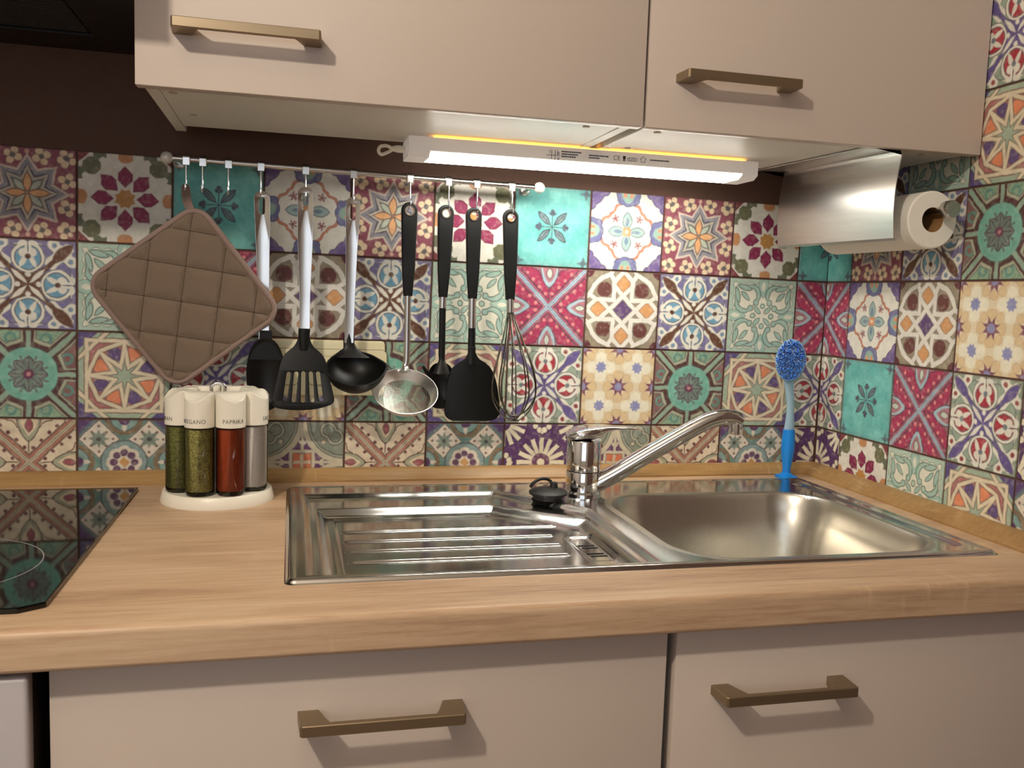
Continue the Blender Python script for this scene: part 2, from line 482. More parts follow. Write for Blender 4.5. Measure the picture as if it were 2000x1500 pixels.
def t_leafx(name, bg, leafc, band1, band2, linec, dotc, vc, pod):
    t = Tile(name, bg)
    d = t.M('MULTIPLY', t.M('SUBTRACT', t.mm, t.n), 0.7071)
    # leaf pair in every quarter
    sc = t.M('MULTIPLY', t.ab(t.M('SINE', t.M('MULTIPLY', t.M('ADD', t.mm, t.n), 9.0))), 0.045)
    lf = t.M('SUBTRACT', t.leaf(t.q, (0.16, -0.03), (1.05, 0.74), 0.215), sc)
    lf = t.mx(lf, t.M('SUBTRACT', 0.125, d))
    t.lay(leafc, lf); t.line(linec, lf, 0.013)
    l = s_local(t, t.q, (0.33, 0.09))
    for c in ((0.33, 0.09), (0.50, 0.26), (0.68, 0.42), (0.84, 0.58)):
        cc = t.circ(t.q, c, 0.042); t.lay(dotc, cc)
    v = t.leaf(t.q, (0.46, 0.0), (1.5, 0.0), 0.24)
    t.lay(vc, v); t.line(linec, v, 0.012)
    v2 = t.leaf(t.q, (0.60, 0.0), (1.5, 0.0), 0.19); t.lay(bg, v2)
    t.lay(pod, t.leaf(t.q, (0.70, 0), (0.98, 0), 0.075)); t.line(linec, t.leaf(t.q, (0.70, 0), (0.98, 0), 0.075), 0.008)
    t.line(linec, t.seg(t.q, (0.24, 0), (0.50, 0), 0), 0.012)
    # bands along the diagonals: a different colour on each side
    t.lay(band1, t.add(d, -0.10)); t.line(linec, t.add(d, -0.10), 0.010)
    t.lay(band2, t.add(d, -0.055)); t.line(linec, t.add(d, -0.05), 0.010, op=0.8); t.line(linec, d, 0.008, op=0.7)
    return t.done(0.16)
def t_relief():
    t = Tile('relief', (150, 138, 118))
    W = (226, 222, 212)
    t.lay((106, 66, 62), t.circ(t.q, (0.51, 0.51), 0.20))
    t.lay((96, 50, 58), t.circ(t.q, (1.0, 1.0), 0.2)); t.lay((128, 124, 96), t.circ(t.q, (0.95, 0.42), 0.14))
    l = s_local(t, t.q, (0.67, 0))
    t.lay((206, 152, 102), t.add(t.dot(l, (0.7071, 0.7071)), -0.20))
    t.lay((98, 74, 116), t.star8(0.27, 0.2))
    dif, sm = t.M('SUBTRACT', t.mm, t.n), t.M('ADD', t.mm, t.n)
    lo = t.add(t.n, -0.255)
    d = t.mn(t.mx(t.ab(t.add(t.n, -0.25)), t.add(t.mm, -0.74)), t.mx(t.M('MULTIPLY', t.ab(t.add(dif, -0.36)), 0.7071), lo), t.M('MULTIPLY', t.ab(t.add(sm, -0.36)), 0.7071))
    d2 = t.mn(t.mx(t.M('MULTIPLY', t.ab(t.add(sm, -0.985)), 0.7071), lo), t.seg(t.q, (0.73, 0.25), (0.91, 0.36), 0), t.seg(t.q, (0.91, 0.36), (0.80, 0.60), 0), t.seg(t.q, (0.80, 0.60), (0.71, 0.71), 0), t.seg(t.q, (0.91, 0.36), (1.02, 0.30), 0))
    dd = t.mn(d, d2)
    t.lay((120, 108, 100), t.add(dd, -0.075), 0.06, 0.8); t.lay(W, t.add(dd, -0.055), 0.04); t.lay((200, 196, 190), t.add(dd, -0.012), 0.03, 0.5)
    m = t.done(0.10)
    return m
def t_rosette():
    t = Tile('rosette', (150, 178, 150))
    D = (92, 62, 62); G = (118, 150, 128); K = (176, 180, 156)
    t.lay((146, 100, 100), t.M('SUBTRACT', t.ay, t.ax), 0.05)
    nz = t.nt.nodes.new('ShaderNodeTexNoise'); nz.inputs['Scale'].default_value = 70; nz.inputs['Detail'].default_value = 3; nz.inputs['Distortion'].default_value = 2.0
    t.nt.links.new(t.off, nz.inputs['Vector'])
    t.lay((96, 124, 110), t.ring(t.M('MULTIPLY_ADD', nz.outputs['Fac'], 1.0, -0.5), 0.03), 0.05, 0.6)
    sw = t.ring(t.circ(t.q, (0.80, 0.36), 0.10), 0.03); t.lay((104, 150, 140), sw)
    dg = t.M('MULTIPLY', t.M('SUBTRACT', t.mm, t.n), 0.7071)
    edge = t.mn(t.add(t.n, -0.125), t.add(dg, -0.15), t.add(t.r, -0.80))
    t.lay(K, t.mn(t.add(t.n, -0.155), t.add(dg, -0.16), t.add(t.u, -0.80)))
    t.line((108, 96, 92), t.mn(t.add(t.n, -0.155), t.add(dg, -0.16), t.add(t.u, -0.80)), 0.008)
    t.lay(D, t.mn(t.add(t.n, -0.115), t.add(dg, -0.12), t.add(t.u, -0.72)))
    t.lay((150, 176, 156), t.mn(t.add(t.n, -0.05), t.add(dg, -0.055)))
    t.lay((132, 190, 172), t.add(t.r, -0.60)); t.lay((112, 172, 156), t.ring(t.add(t.r, -0.50), 0.08), 0.15, 0.5)
    c, d8 = math.cos(PI / 8), math.sin(PI / 8)
    e2 = t.C(t.lc(t.u, c, t.v, d8), t.ab(t.lc(t.v, c, t.u, -d8)), 0.0)
    lf = t.leaf(e2, (0.05, 0), (0.40, 0), 0.10)
    t.lay((120, 138, 130), lf); t.line((98, 74, 88), lf, 0.014); t.line((98, 74, 88), t.seg(e2, (0.28, 0.10), (0.40, 0.15), 0), 0.010); t.line((98, 74, 88), t.seg(e2, (0.05, 0), (0.36, 0), 0), 0.010)
    t.lay((112, 66, 92), t.add(t.r, -0.11)); t.lay((196, 140, 140), t.add(t.r, -0.045))
    return t.done(0.18, (200, 205, 180))
def t_strap():
    t = Tile('strap', (166, 178, 160))
    W = (224, 210, 182); K = (98, 74, 62)
    c, d8 = math.cos(PI / 8), math.sin(PI / 8)
    t.lay((178, 118, 116), t.mx(t.add(t.r, -0.92), t.M('SUBTRACT', 0.62, t.r)))
    # alternating patches
    ang = t.M('ARCTAN2', t.y, t.x)
    par = t.M('SINE', t.M('MULTIPLY', ang, 4.0))
    patch = t.circ(t.e, (0.53, 0.0), 0.165)
    t.lay((104, 84, 128), patch); t.lay((226, 142, 104), t.mx(patch, t.M('MULTIPLY', par, 0.2)))
    t.lay((166, 184, 162), t.mx(t.add(t.mm, -2.0), t.M('SUBTRACT', 0.86, t.mm)))
    t.lay((96, 84, 132), t.M('SUBTRACT', 1.55, t.M('ADD', t.mm, t.n)))
    t.lay((166, 184, 162), t.star8(0.48, 0.22))
    w1 = t.add(t.dot(t.e, (-0.53, 0.848)), 0.1166)
    b = t.mx(t.ab(w1), t.M('SUBTRACT', 0.20, t.u), t.add(t.u, -0.72))
    b = t.mn(b, t.mx(t.ab(t.add(t.u, -0.72)), t.add(w1, -0.05)))
    fr = t.mx(t.ab(t.add(t.mm, -0.80)), t.add(t.n, -0.80))
    cn = t.M('MULTIPLY', t.ab(t.add(t.M('ADD', t.mm, t.n), -1.36)), 0.7071)
    b = t.mn(b, fr, cn)
    t.lay(K, t.add(b, -0.060)); t.lay(W, t.add(b, -0.042))
    return t.done(0.11)
def t_beige():
    t = Tile('beige', (224, 210, 180))
    # fold to the half-tile lattice: maroon stars on the integer points, blue ones half way
    fx = t.ab(t.M('SUBTRACT', t.ax, t.M('ROUND', t.ax))); fy = t.ab(t.M('SUBTRACT', t.ay, t.M('ROUND', t.ay)))
    m, n = t.mx(fx, fy), t.mn(fx, fy)
    pq = t.C(m, n, 0.0)
    gx, gy = t.M('SUBTRACT', 0.5, fx), t.M('SUBTRACT', 0.5, fy)
    gm, gn = t.mx(gx, gy), t.mn(gx, gy)
    gq = t.C(gm, gn, 0.0)
    t.lay((234, 228, 206), t.mn(t.circ(gq, (0.24, 0.0), 0.145), t.add(gm, -0.16)))
    pe = t.circ(pq, (0.30, 0.02), 0.11); t.lay((216, 190, 148), pe); t.line((196, 160, 112), pe, 0.008, op=0.6)
    pe = t.circ(pq, (0.23, 0.23), 0.10); t.lay((220, 196, 156), pe); t.line((196, 160, 112), pe, 0.008, op=0.6)
    c, d8 = math.cos(PI / 8), math.sin(PI / 8)
    def st(a, b, R, ri):
        u = t.lc(a, c, b, d8); v = t.ab(t.lc(b, c, a, -d8))
        return t.half(t.C(u, v, 0.0), (R, 0), (ri * c, ri * d8))
    t.lay((132, 82, 98), st(m, n, 0.26, 0.14)); t.lay((142, 142, 182), t.circ(pq, (0, 0), 0.105))
    t.lay((144, 146, 188), st(gm, gn, 0.155, 0.115))
    return t.done(0.07, edge=(150, 116, 96))
def t_ogee():
    t = Tile('ogee', (112, 146, 138))
    P = (98, 74, 118); W = (222, 212, 196); B = (134, 116, 92); T = (134, 166, 160)
    t.lay(P, t.M('SUBTRACT', 1.60, t.M('ADD', t.mm, t.n)), 0.2)
    o = t.circ(t.q, (1.05, 0.0), 0.42)
    t.lay(B, o); t.lay(T, t.add(o, 0.11)); t.line((90, 96, 100), t.add(o, 0.11), 0.010); t.lay(W, t.leaf(t.q, (0.72, 0.0), (0.92, 0.0), 0.05)); t.lay((98, 66, 104), t.circ(t.q, (1.0, 0), 0.13))
    k = t.leaf(t.q, (0.40, 0.40), (0.86, 0.86), 0.2)
    di = t.add(t.M('ADD', t.ab(t.add(t.mm, -0.54)), t.ab(t.add(t.n, -0.54))), -0.44)
    t.lay(W, di); t.line((120, 88, 84), di, 0.010)
    l = s_local(t, t.q, (0.54, 0.54))
    t.lay((138, 150, 138), t.leaf(l, (-0.2, 0), (0.22, 0), 0.06)); t.lay((138, 150, 138), t.leaf(l, (0, -0.2), (0, 0.22), 0.06)); t.lay((126, 140, 128), t.leaf(l, (-0.02, -0.02), (0.17, 0.17), 0.05)); t.lay((78, 84, 80), t.circ(l, (0, 0), 0.05))
    for c in ((0.30, 0.0), (0.0, 0.30), (0.16, 0.16)): t.lay((130, 98, 92), t.circ(l, c, 0.03))
    ce = t.add(t.r, -0.50); t.lay((138, 160, 158), ce); t.line((94, 96, 100), ce, 0.012)
    c, d8 = math.cos(PI / 8), math.sin(PI / 8)
    e2 = t.C(t.lc(t.u, c, t.v, d8), t.ab(t.lc(t.v, c, t.u, -d8)), 0.0)
    t.lay(W, t.circ(e2, (0.24, 0), 0.15)); t.lay((108, 78, 104), t.circ(e2, (0.22, 0), 0.085)); t.lay(W, t.add(t.r, -0.13)); t.lay((204, 156, 96), t.add(t.M('ADD', t.ax, t.ay), -0.12))
    return t.done(0.16)
def t_arcs():
    t = Tile('arcs', (142, 150, 136))
    K = (84, 78, 74); W = (204, 196, 172); P = (104, 68, 106)
    for c, r in (((0.78, 0.62), 0.17), ((0.58, 0.78), 0.13)):
        d = t.ring(t.circ(t.q, c, r), 0.035); t.lay((180, 180, 160), d); t.line(K, d, 0.009)
    t.lay(W, t.circ(t.q, (0.50, 0.50), 0.06)); t.line(K, t.circ(t.q, (0.50, 0.50), 0.06), 0.009)
    a = t.circ(t.q, (0.98, 0.98), 0.80)
    g = t.neg(a)
    t.lay((160, 166, 150), g, 0.03)
    t.line(K, a, 0.010)
    t.lay(W, t.neg(t.add(a, -0.07))); t.line(K, t.add(a, -0.07), 0.008)
    t.lay(P, t.neg(t.add(a, -0.20)))
    t.lay(W, t.leaf(t.q, (0.40, 0.0), (0.54, 0.09), 0.035))
    t.lay(W, t.add(t.mm, -0.30)); t.lay((206, 124, 92), t.add(t.mm, -0.215)); t.line(W, t.n, 0.035); t.line((130, 80, 70), t.add(t.mm, -0.215), 0.008)
    return t.done(0.14, edge=(100, 84, 80))
def t_sticks():
    t = Tile('sticks', (94, 62, 106))
    W = (230, 220, 194)
    ang = t.M('ARCTAN2', t.n, t.mm)
    def sticks(vec, rad, n, r0, r1, w):
        x = t.dot(vec, (1, 0)); y = t.dot(vec, (0, 1))
        a = t.M('ARCTAN2', y, x)
        k = t.M('MULTIPLY', a, n / (2 * PI))
        f = t.M('MULTIPLY', t.M('SUBTRACT', k, t.M('ROUND', k)), 2 * PI / n)
        lat = t.M('MULTIPLY', t.ab(t.M('MULTIPLY', f, rad)), 1.0)
        return t.mx(t.add(lat, -w), t.M('SUBTRACT', r0, rad), t.add(rad, -r1))
    d = sticks(t.p, t.r, 16, 0.24, 0.64, 0.055)
    cvec = t.V('SUBTRACT', t.q, (1.02, 1.02, 0)); cr = t.VL(cvec)
    d = t.mn(d, sticks(cvec, cr, 16, 0.20, 0.60, 0.055))
    evec = t.V('SUBTRACT', t.q, (1.02, 0.0, 0)); er = t.VL(evec)
    e = t.mn(t.circ(t.q, (0.84, 0.06), 0.07), t.circ(t.q, (0.93, 0.18), 0.07), t.circ(t.q, (0.78, 0.0), 0.04))
    d = t.mn(d, e)
    t.lay((66, 42, 78), t.add(d, -0.03), 0.06, 0.7)
    t.lay((150, 118, 132), t.add(t.r, -0.22)); t.lay((108, 70, 96), t.star8(0.26, 0.16))
    t.lay(W, t.add(t.r, -0.10))
    t.lay(W, d)
    return t.done(0.10)

TILE = dict(
    A=t_star(), B=t_mosaic(), C=t_teal(), D=t_lattice(),
    E=t_medallion('blue_medallion', (132, 126, 162), (104, 70, 54), (112, 160, 186), (124, 118, 162), (126, 150, 172), (92, 60, 44)),
    F=t_mint(),
    G=t_leafx('maroon_leaf', (176, 120, 130), (168, 62, 94), (190, 96, 116), (166, 192, 206), (96, 56, 78), (222, 140, 138), (166, 190, 200), (196, 204, 190)),
    H=t_relief(), I=t_rosette(), J=t_strap(),
    K=t_medallion('red_medallion', (146, 160, 142), (106, 92, 146), (170, 60, 72), (152, 170, 152), (150, 72, 72), (120, 130, 136)),
    L=t_beige(),
    M=t_leafx('salmon_leaf', (226, 206, 178), (226, 210, 184), (206, 128, 108), (200, 190, 164), (90, 60, 56), (112, 66, 70), (168, 172, 146), (162, 90, 100)),
    N=t_ogee(), O=t_arcs(), P=t_sticks())
# ------------------------------------------------------------------ materials
def wood(name, c1, c2, c3, rough=0.45, scale=1.0):
    m = bpy.data.materials.new(name); m.use_nodes = True
    nt = m.node_tree; bs = nt.nodes['Principled BSDF']
    tc = nt.nodes.new('ShaderNodeTexCoord')
    def nz(sc, stretch, det, rgh=0.6, dist=0.0):
        mp = nt.nodes.new('ShaderNodeMapping'); mp.inputs['Scale'].default_value = stretch
        nt.links.new(tc.outputs['Object'], mp.inputs[0])
        n = nt.nodes.new('ShaderNodeTexNoise'); n.inputs['Scale'].default_value = sc; n.inputs['Detail'].default_value = det
        n.inputs['Roughness'].default_value = rgh; n.inputs['Distortion'].default_value = dist
        nt.links.new(mp.outputs[0], n.inputs['Vector']); return n.outputs['Fac']
    big = nz(22 * scale, (0.12, 1, 1), 4, 0.55, 0.7)
    fine = nz(170 * scale, (0.06, 1, 1), 6, 0.75)
    cr = nt.nodes.new('ShaderNodeValToRGB')
    cr.color_ramp.elements[0].position = 0.33; cr.color_ramp.elements[0].color = lin(c1)
    cr.color_ramp.elements[1].position = 0.66; cr.color_ramp.elements[1].color = lin(c3)
    e = cr.color_ramp.elements.new(0.5); e.color = lin(c2)
    ad = nt.nodes.new('ShaderNodeMath'); ad.operation = 'MULTIPLY_ADD'; ad.inputs[1].default_value = 0.45
    nt.links.new(big, ad.inputs[0])
    m2 = nt.nodes.new('ShaderNodeMath'); m2.operation = 'MULTIPLY'; m2.inputs[1].default_value = 0.55
    nt.links.new(fine, m2.inputs[0]); nt.links.new(m2.outputs[0], ad.inputs[2])
    nt.links.new(ad.outputs[0], cr.inputs[0])
    # pale saw marks across the grain
    fl = nz(40 * scale, (2.2, 0.35, 0.35), 2, 0.5, 0.3)
    patch = nz(7 * scale, (0.6, 1.6, 1.6), 2)
    mk = nt.nodes.new('ShaderNodeMath'); mk.operation = 'MULTIPLY_ADD'; mk.inputs[1].default_value = 8; mk.inputs[2].default_value = -4.6; mk.use_clamp = True
    nt.links.new(fl, mk.inputs[0])
    pk = nt.nodes.new('ShaderNodeMath'); pk.operation = 'MULTIPLY_ADD'; pk.inputs[1].default_value = 8; pk.inputs[2].default_value = -4.0; pk.use_clamp = True
    nt.links.new(patch, pk.inputs[0])
    mm = nt.nodes.new('ShaderNodeMath'); mm.operation = 'MULTIPLY'; nt.links.new(mk.outputs[0], mm.inputs[0]); nt.links.new(pk.outputs[0], mm.inputs[1])
    m3 = nt.nodes.new('ShaderNodeMath'); m3.operation = 'MULTIPLY'; m3.inputs[1].default_value = 0.4; nt.links.new(mm.outputs[0], m3.inputs[0])
    mx = nt.nodes.new('ShaderNodeMix'); mx.data_type = 'RGBA'
    nt.links.new(m3.outputs[0], mx.inputs[0]); nt.links.new(cr.outputs[0], mx.inputs[6]); mx.inputs[7].default_value = lin((226, 196, 158))
    nt.links.new(mx.outputs[2], bs.inputs['Base Color'])
    bp = nt.nodes.new('ShaderNodeBump'); bp.inputs['Strength'].default_value = 0.25; bp.inputs['Distance'].default_value = 0.0006
    nt.links.new(fine, bp.inputs['Height']); nt.links.new(bp.outputs[0], bs.inputs['Normal'])
    pset(bs, rough=rough, spec=0.35)
    return m

M_WALLB = mat('brown_paint', (90, 64, 52), 0.8, noise=0.06, nscale=40, bump=0.2)
M_ROOM = mat('room_paint', (206, 200, 190), 0.8, noise=0.03, nscale=6)
M_FLOOR = mat('floor_laminate', (128, 96, 70), 0.5, noise=0.15, nscale=8, stretch=(1, 8, 1))
M_TOP = wood('oak_worktop', (164, 130, 102), (196, 164, 132), (212, 184, 152), 0.42)
M_STRIP = wood('oak_strip', (142, 108, 66), (162, 126, 80), (178, 144, 96), 0.33)
M_DOOR = mat('cashmere_front', (206, 191, 178), 0.32, noise=0.01, nscale=3, spec=0.35)
M_CARC = mat('carcass_white', (226, 222, 212), 0.4)
M_EDGE = mat('carcass_edge', (196, 182, 164), 0.45)
M_DARK = mat('dark_gap', (46, 30, 22), 0.7)
M_HANDLE = mat('handle_taupe', (148, 130, 104), 0.38, metal=0.75, noise=0.04, nscale=200, stretch=(0.1, 1, 1))
M_STEEL = mat('steel_satin', (200, 199, 196), 0.15, metal=1.0, noise=0.015, nscale=120, stretch=(0.06, 1, 1))
M_BASIN = mat('steel_basin', (196, 192, 182), 0.30, metal=1.0, noise=0.03, nscale=140, stretch=(1, 0.1, 1))
M_BRUSHED = mat('steel_brushed', (196, 194, 190), 0.30, metal=1.0, noise=0.05, nscale=160, stretch=(1, 0.04, 1))
M_HSTEEL = mat('steel_handle', (206, 204, 200), 0.24, metal=1.0, noise=0.05, nscale=160, stretch=(1, 1, 0.05))
M_CHROME = mat('chrome', (224, 224, 226), 0.06, metal=1.0)
M_BLACK = mat('black_nylon', (13, 13, 12), 0.42, spec=0.28)
M_BLACKH = mat('black_grip', (14, 14, 14), 0.5, spec=0.28)
M_RUBBER = mat('black_rubber', (24, 24, 24), 0.5)
M_WIRE = mat('whisk_wire', (92, 88, 78), 0.32, metal=1.0)
M_GLASSTOP = mat('ceramic_glass', (7, 7, 7), 0.045, spec=0.5)
M_PRINT = mat('pale_print', (150, 150, 150), 0.4)
M_WHITE = mat('white_plastic', (238, 232, 216), 0.35)
M_CREAM = mat('cream_plastic', (236, 226, 186), 0.35)
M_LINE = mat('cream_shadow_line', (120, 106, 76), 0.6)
M_INK = mat('ink', (40, 38, 38), 0.6)
M_HOOD = mat('hood_black', (18, 16, 14), 0.35)
M_HOODM = mat('hood_filter', (96, 92, 84), 0.35, metal=0.8)
M_PAPER = mat('paper', (238, 232, 220), 0.9, noise=0.02, nscale=300, bump=0.3)
M_CARD = mat('cardboard', (150, 110, 66), 0.9)
M_FABRIC = mat('taupe_cotton', (122, 104, 88), 0.92, noise=0.07, nscale=700, bump=0.5)
M_PIPING = mat('taupe_piping', (144, 122, 112), 0.9, noise=0.05, nscale=500, bump=0.3)
M_STITCH = mat('stitch_thread', (76, 64, 48), 0.9)
M_BLUE = mat('blue_plastic', (22, 128, 214), 0.3, spec=0.4)
M_BLUEB = mat('blue_bristle', (70, 146, 246), 0.4)
M_CLEARB = mat('frosted_blue', (176, 208, 226), 0.35, trans=0.35, ior=1.3)
M_REDDOT = mat('red_mark', (190, 24, 36), 0.4)
M_BLUEDOT = mat('blue_mark', (40, 90, 190), 0.4)

def glass_mat(name, col):
    # thin-walled jar glass: clear with a fresnel reflection
    m = bpy.data.materials.new(name); m.use_nodes = True
    nt = m.node_tree; nt.nodes.remove(nt.nodes['Principled BSDF'])
    out = nt.nodes['Material Output']
    tr = nt.nodes.new('ShaderNodeBsdfTransparent'); tr.inputs[0].default_value = lin(col)
    gl = nt.nodes.new('ShaderNodeBsdfGlossy'); gl.inputs['Roughness'].default_value = 0.03
    fr = nt.nodes.new('ShaderNodeFresnel'); fr.inputs[0].default_value = 1.45
    mx = nt.nodes.new('ShaderNodeMixShader')
    nt.links.new(fr.outputs[0], mx.inputs[0]); nt.links.new(tr.outputs[0], mx.inputs[1]); nt.links.new(gl.outputs[0], mx.inputs[2]); nt.links.new(mx.outputs[0], out.inputs[0])
    return m
M_GLASS = glass_mat('jar_glass', (252, 254, 250))

def emit_mat(name, col, strength):
    m = bpy.data.materials.new(name); m.use_nodes = True
    bs = m.node_tree.nodes['Principled BSDF']
    pset(bs, color=lin((240, 236, 226)), rough=0.4, emit=(col[0], col[1], col[2], 1), estr=strength)
    return m
M_LED = emit_mat('led_diffuser', (1.0, 0.96, 0.86), STRIP_POWER)
M_LAMPW = emit_mat('lamp_housing_white', (1.0, 0.90, 0.88), 0.10)
M_LEAKGLOW = emit_mat('amber_leak_glow', (1.0, 0.42, 0.07), 1.6)  # emission stands in for light reflected off the cabinet underside

# ------------------------------------------------------------------ room shell
XR = 1.3585          # right wall
ZC = 0.909           # worktop height
def struct(name, a, b, m):
    return tag(MB().box(a, b).build(name, m, None, a), kind='structure')
wall_back = struct('wall_back', (-1.6, 0.0, 0.0), (XR + 0.1, 0.1, 2.5), M_WALLB)
wall_right = struct('wall_right', (XR, -3.2, 0.0), (XR + 0.1, 0.0, 2.5), M_WALLB)
wall_left = struct('wall_left', (-1.7, -3.2, 0.0), (-1.6, 0.1, 2.5), M_ROOM)
wall_front = struct('wall_front', (-1.7, -3.3, 0.0), (XR + 0.1, -3.2, 2.5), M_ROOM)
floor = struct('floor', (-1.7, -3.3, -0.1), (XR + 0.1, 0.1, 0.0), M_FLOOR)
ceiling = struct('ceiling', (-1.7, -3.3, 2.5), (XR + 0.1, 0.1, 2.6), mat('ceiling_paint', (224, 214, 200), 0.9))

# tiles: each one a piece of its wall
AL = -0.01151
CA, SA = math.cos(AL), math.sin(AL)
ZT = 1.3901
FR = 0.4497
GAP = 0.0013
TH = 0.0016
tile_meshes = {}
def tile_mesh(key, x0, x1, z0, z1):
    k = (key, round(x0, 4), round(x1, 4), round(z0, 4), round(z1, 4))
    if k not in tile_meshes:
        mb = MB()
        b = 0.0007
        o = [(x0, 0), (x1, 0)]
        mb.rings([[(x0, 0, z0), (x1, 0, z0), (x1, 0, z1), (x0, 0, z1)],
                  [(x0, -TH + b, z0), (x1, -TH + b, z0), (x1, -TH + b, z1), (x0, -TH + b, z1)],
                  [(x0 + b, -TH, z0 + b), (x1 - b, -TH, z0 + b), (x1 - b, -TH, z1 - b), (x0 + b, -TH, z1 - b)]])
        bm = mb.bm
        bmesh.ops.recalc_face_normals(bm, faces=bm.faces[:])
        me = bpy.data.meshes.new('tile'); bm.to_mesh(me); bm.free()
        me.materials.append(TILE[key])
        tile_meshes[k] = me
    return tile_meshes[k]
H2 = TS / 2
def put_tile(key, wall, loc, rot, x0=-H2 + GAP, x1=H2 - GAP, z0=-H2 + GAP, z1=H2 - GAP):
    o = bpy.data.objects.new('tile', tile_mesh(key, x0, x1, z0, z1))
    COL.objects.link(o)
    o.parent = wall
    o.location = Vector(loc) - wall.location
    o.rotation_euler = rot
    return o
rows = ['CDABCDABCDABCDABC', 'GHEFGHEFGHEFGHEFG', 'KLIJKLIJKLIJKLIJK', 'POMNPOMNPOMNPOMNP']      # columns -6 .. 10
for v, r in enumerate(rows):
    for k, key in enumerate(r):
        c = k - 6 + 0.5
        loc = (TS * (5 + (c - 5) * CA + (v + .5) * SA), 0.0, ZT + TS * ((c - 5) * SA - (v + .5) * CA))
        kw = {}
        if k == 16: kw['x1'] = -H2 + FR * TS - 0.0004
        if v == 3: kw['z0'] = 0.916 - loc[2]
        put_tile(key, wall_back, loc, (0, -AL, 0), **kw)
ZR = ZT + TS * 5.45 * SA
right = {-4: 'LJIKP', -3: 'GIEDF', -2: 'BLDKM', -1: 'OEFJH', 0: 'CAEIB', 1: 'GDHLE', 2: 'KCGKP', 3: 'PBFJN'}
for v, r in right.items():
    for k, key in enumerate(r):
        c = 10 + k + 0.5
        loc = (XR, -(c - 10 - FR) * TS, ZR - (v + .5) * TS)
        kw = {}
        if k == 0: kw['x0'] = -H2 + FR * TS + 0.0022
        if v == 3: kw['z0'] = 0.916 - loc[2]
        put_tile(key, wall_right, loc, (0, 0, -PI / 2), **kw)

# ------------------------------------------------------------------ worktop with its sink cut-out
SX0, SX1, SY0, SY1 = 0.427, 1.292, -0.518, -0.064      # sink outline
YF = -0.611
wt = MB()
prof = [(YF + 0.007, ZC)] + [(p[0], p[1]) for p in arc(YF + 0.007, ZC - 0.007, 0.007, 90, 180, 5)] + [(YF, ZC - 0.034)] + [(p[0], p[1]) for p in arc(YF + 0.004, ZC - 0.034, 0.004, 180, 270, 3)]
prof += [(SY0 + 0.02, ZC - 0.038), (SY0 + 0.02, ZC)]
XL = -0.9
wt.prism(prof, XL, XR - 0.001, plane='yz')
wt.box((XL, SY0 + 0.02, ZC - 0.038), (SX0 + 0.02, -0.001, ZC))
wt.box((SX1 - 0.02, SY0 + 0.02, ZC - 0.038), (XR - 0.001, -0.001, ZC))
wt.box((SX0 + 0.02, SY1 - 0.02, ZC - 0.038), (SX1 - 0.02, -0.001, ZC))
worktop = wt.build('worktop', M_TOP, None, (XL, YF, ZC - 0.038), smooth=30)
tag(worktop, 'oak-look wooden worktop running under the hob and the steel sink', 'worktop')

# sealing strips along the two walls
def strip_prof(dep, h):
    return [(0, h), (-0.004, h), (-0.010, h - 0.003), (-dep + 0.003, 0.006), (-dep, 0.003), (-dep, 0.0), (0, 0)]
E = 0.0018
o = [(y - E, ZC + z) for y, z in strip_prof(0.021, 0.0195)]
tag(MB().prism(o, XL, XR - E - 0.0045, plane='yz').build('trim_1', M_STRIP, None, (XL, -E, ZC), smooth=40), kind='structure')
o = [(XR - E + y, ZC + z) for y, z in strip_prof(0.030, 0.0195)]
tag(MB().prism(o, -0.6, -E - 0.001, plane='xz').build('trim_2', M_STRIP, None, (XR - E, -0.6, ZC), smooth=40), kind='structure')

# ------------------------------------------------------------------ cabinets
def handle_mesh(cx, yb, cz, parent, origin, L=0.16, dep=0.034, h=0.011):
    hx = L / 2
    out = [(-hx, 0), (-hx + 0.002, -dep + 0.002), (-hx + 0.004, -dep), (hx - 0.004, -dep), (hx - 0.002, -dep + 0.002), (hx, 0), (hx - 0.020, 0), (hx - 0.026, -0.018), (hx - 0.030, -dep + 0.007), (-hx + 0.030, -dep + 0.007), (-hx + 0.026, -0.018), (-hx + 0.020, 0)]
    mb = MB().prism([(cx + x, yb + y) for x, y in out], cz - h / 2, cz + h / 2, bev=0.0008, plane='xy', seg=1)
    return mb.build('handle', M_HANDLE, parent, origin)

def wall_cabinet(x0, x1, hx, label):
    root = thing('wall_cabinet', (x0, -0.355, 1.424), label, 'cabinet')
    og = root.location
    zb, zt = 1.4265, 2.14
    for a, b in ((x0 + 0.006, x0 + 0.020), (x1 - 0.020, x1 - 0.006)):
        MB().box((a, -0.334, zb), (b, -0.045, zt), 0.0006, 1).build('side_panel', M_CARC, root, og)
    MB().box((x0 + 0.0205, -0.334, zb + 0.001), (x1 - 0.0205, -0.085, zb + 0.016), 0.0005, 1).build('bottom_panel', M_CARC, root, og)
    MB().box((x0 + 0.0205, -0.084, zb + 0.004), (x1 - 0.0205, -0.076, zt)).build('back_panel', M_CARC, root, og)
    MB().box((x0 + 0.0205, -0.334, zt - 0.016), (x1 - 0.0205, -0.085, zt)).build('top_panel', M_CARC, root, og)
    for hxp, hy in ((x0 + 0.043, -0.18), (x1 - 0.040, -0.146), (x0 + 0.034, -0.31), (x1 - 0.06, -0.31)):
        MB().lathe([(0.0045, 0.0), (0.0045, 0.0012)], (hxp, hy, zb - 0.0002), seg=16).build('hole_cap', M_EDGE, root, og)
    d = MB().box((x0, -0.355, 1.424), (x1, -0.3365, zt + 0.004), 0.0012, 2).build('door', M_DOOR, root, og, smooth=40)
    handle_mesh(hx, -0.355, 1.4865, d, og)
    return root
wall_cabinet(0.2636, 0.8552, 0.3822, 'cashmere beige wall cabinet with bar handle, the wider one beside the black hood')
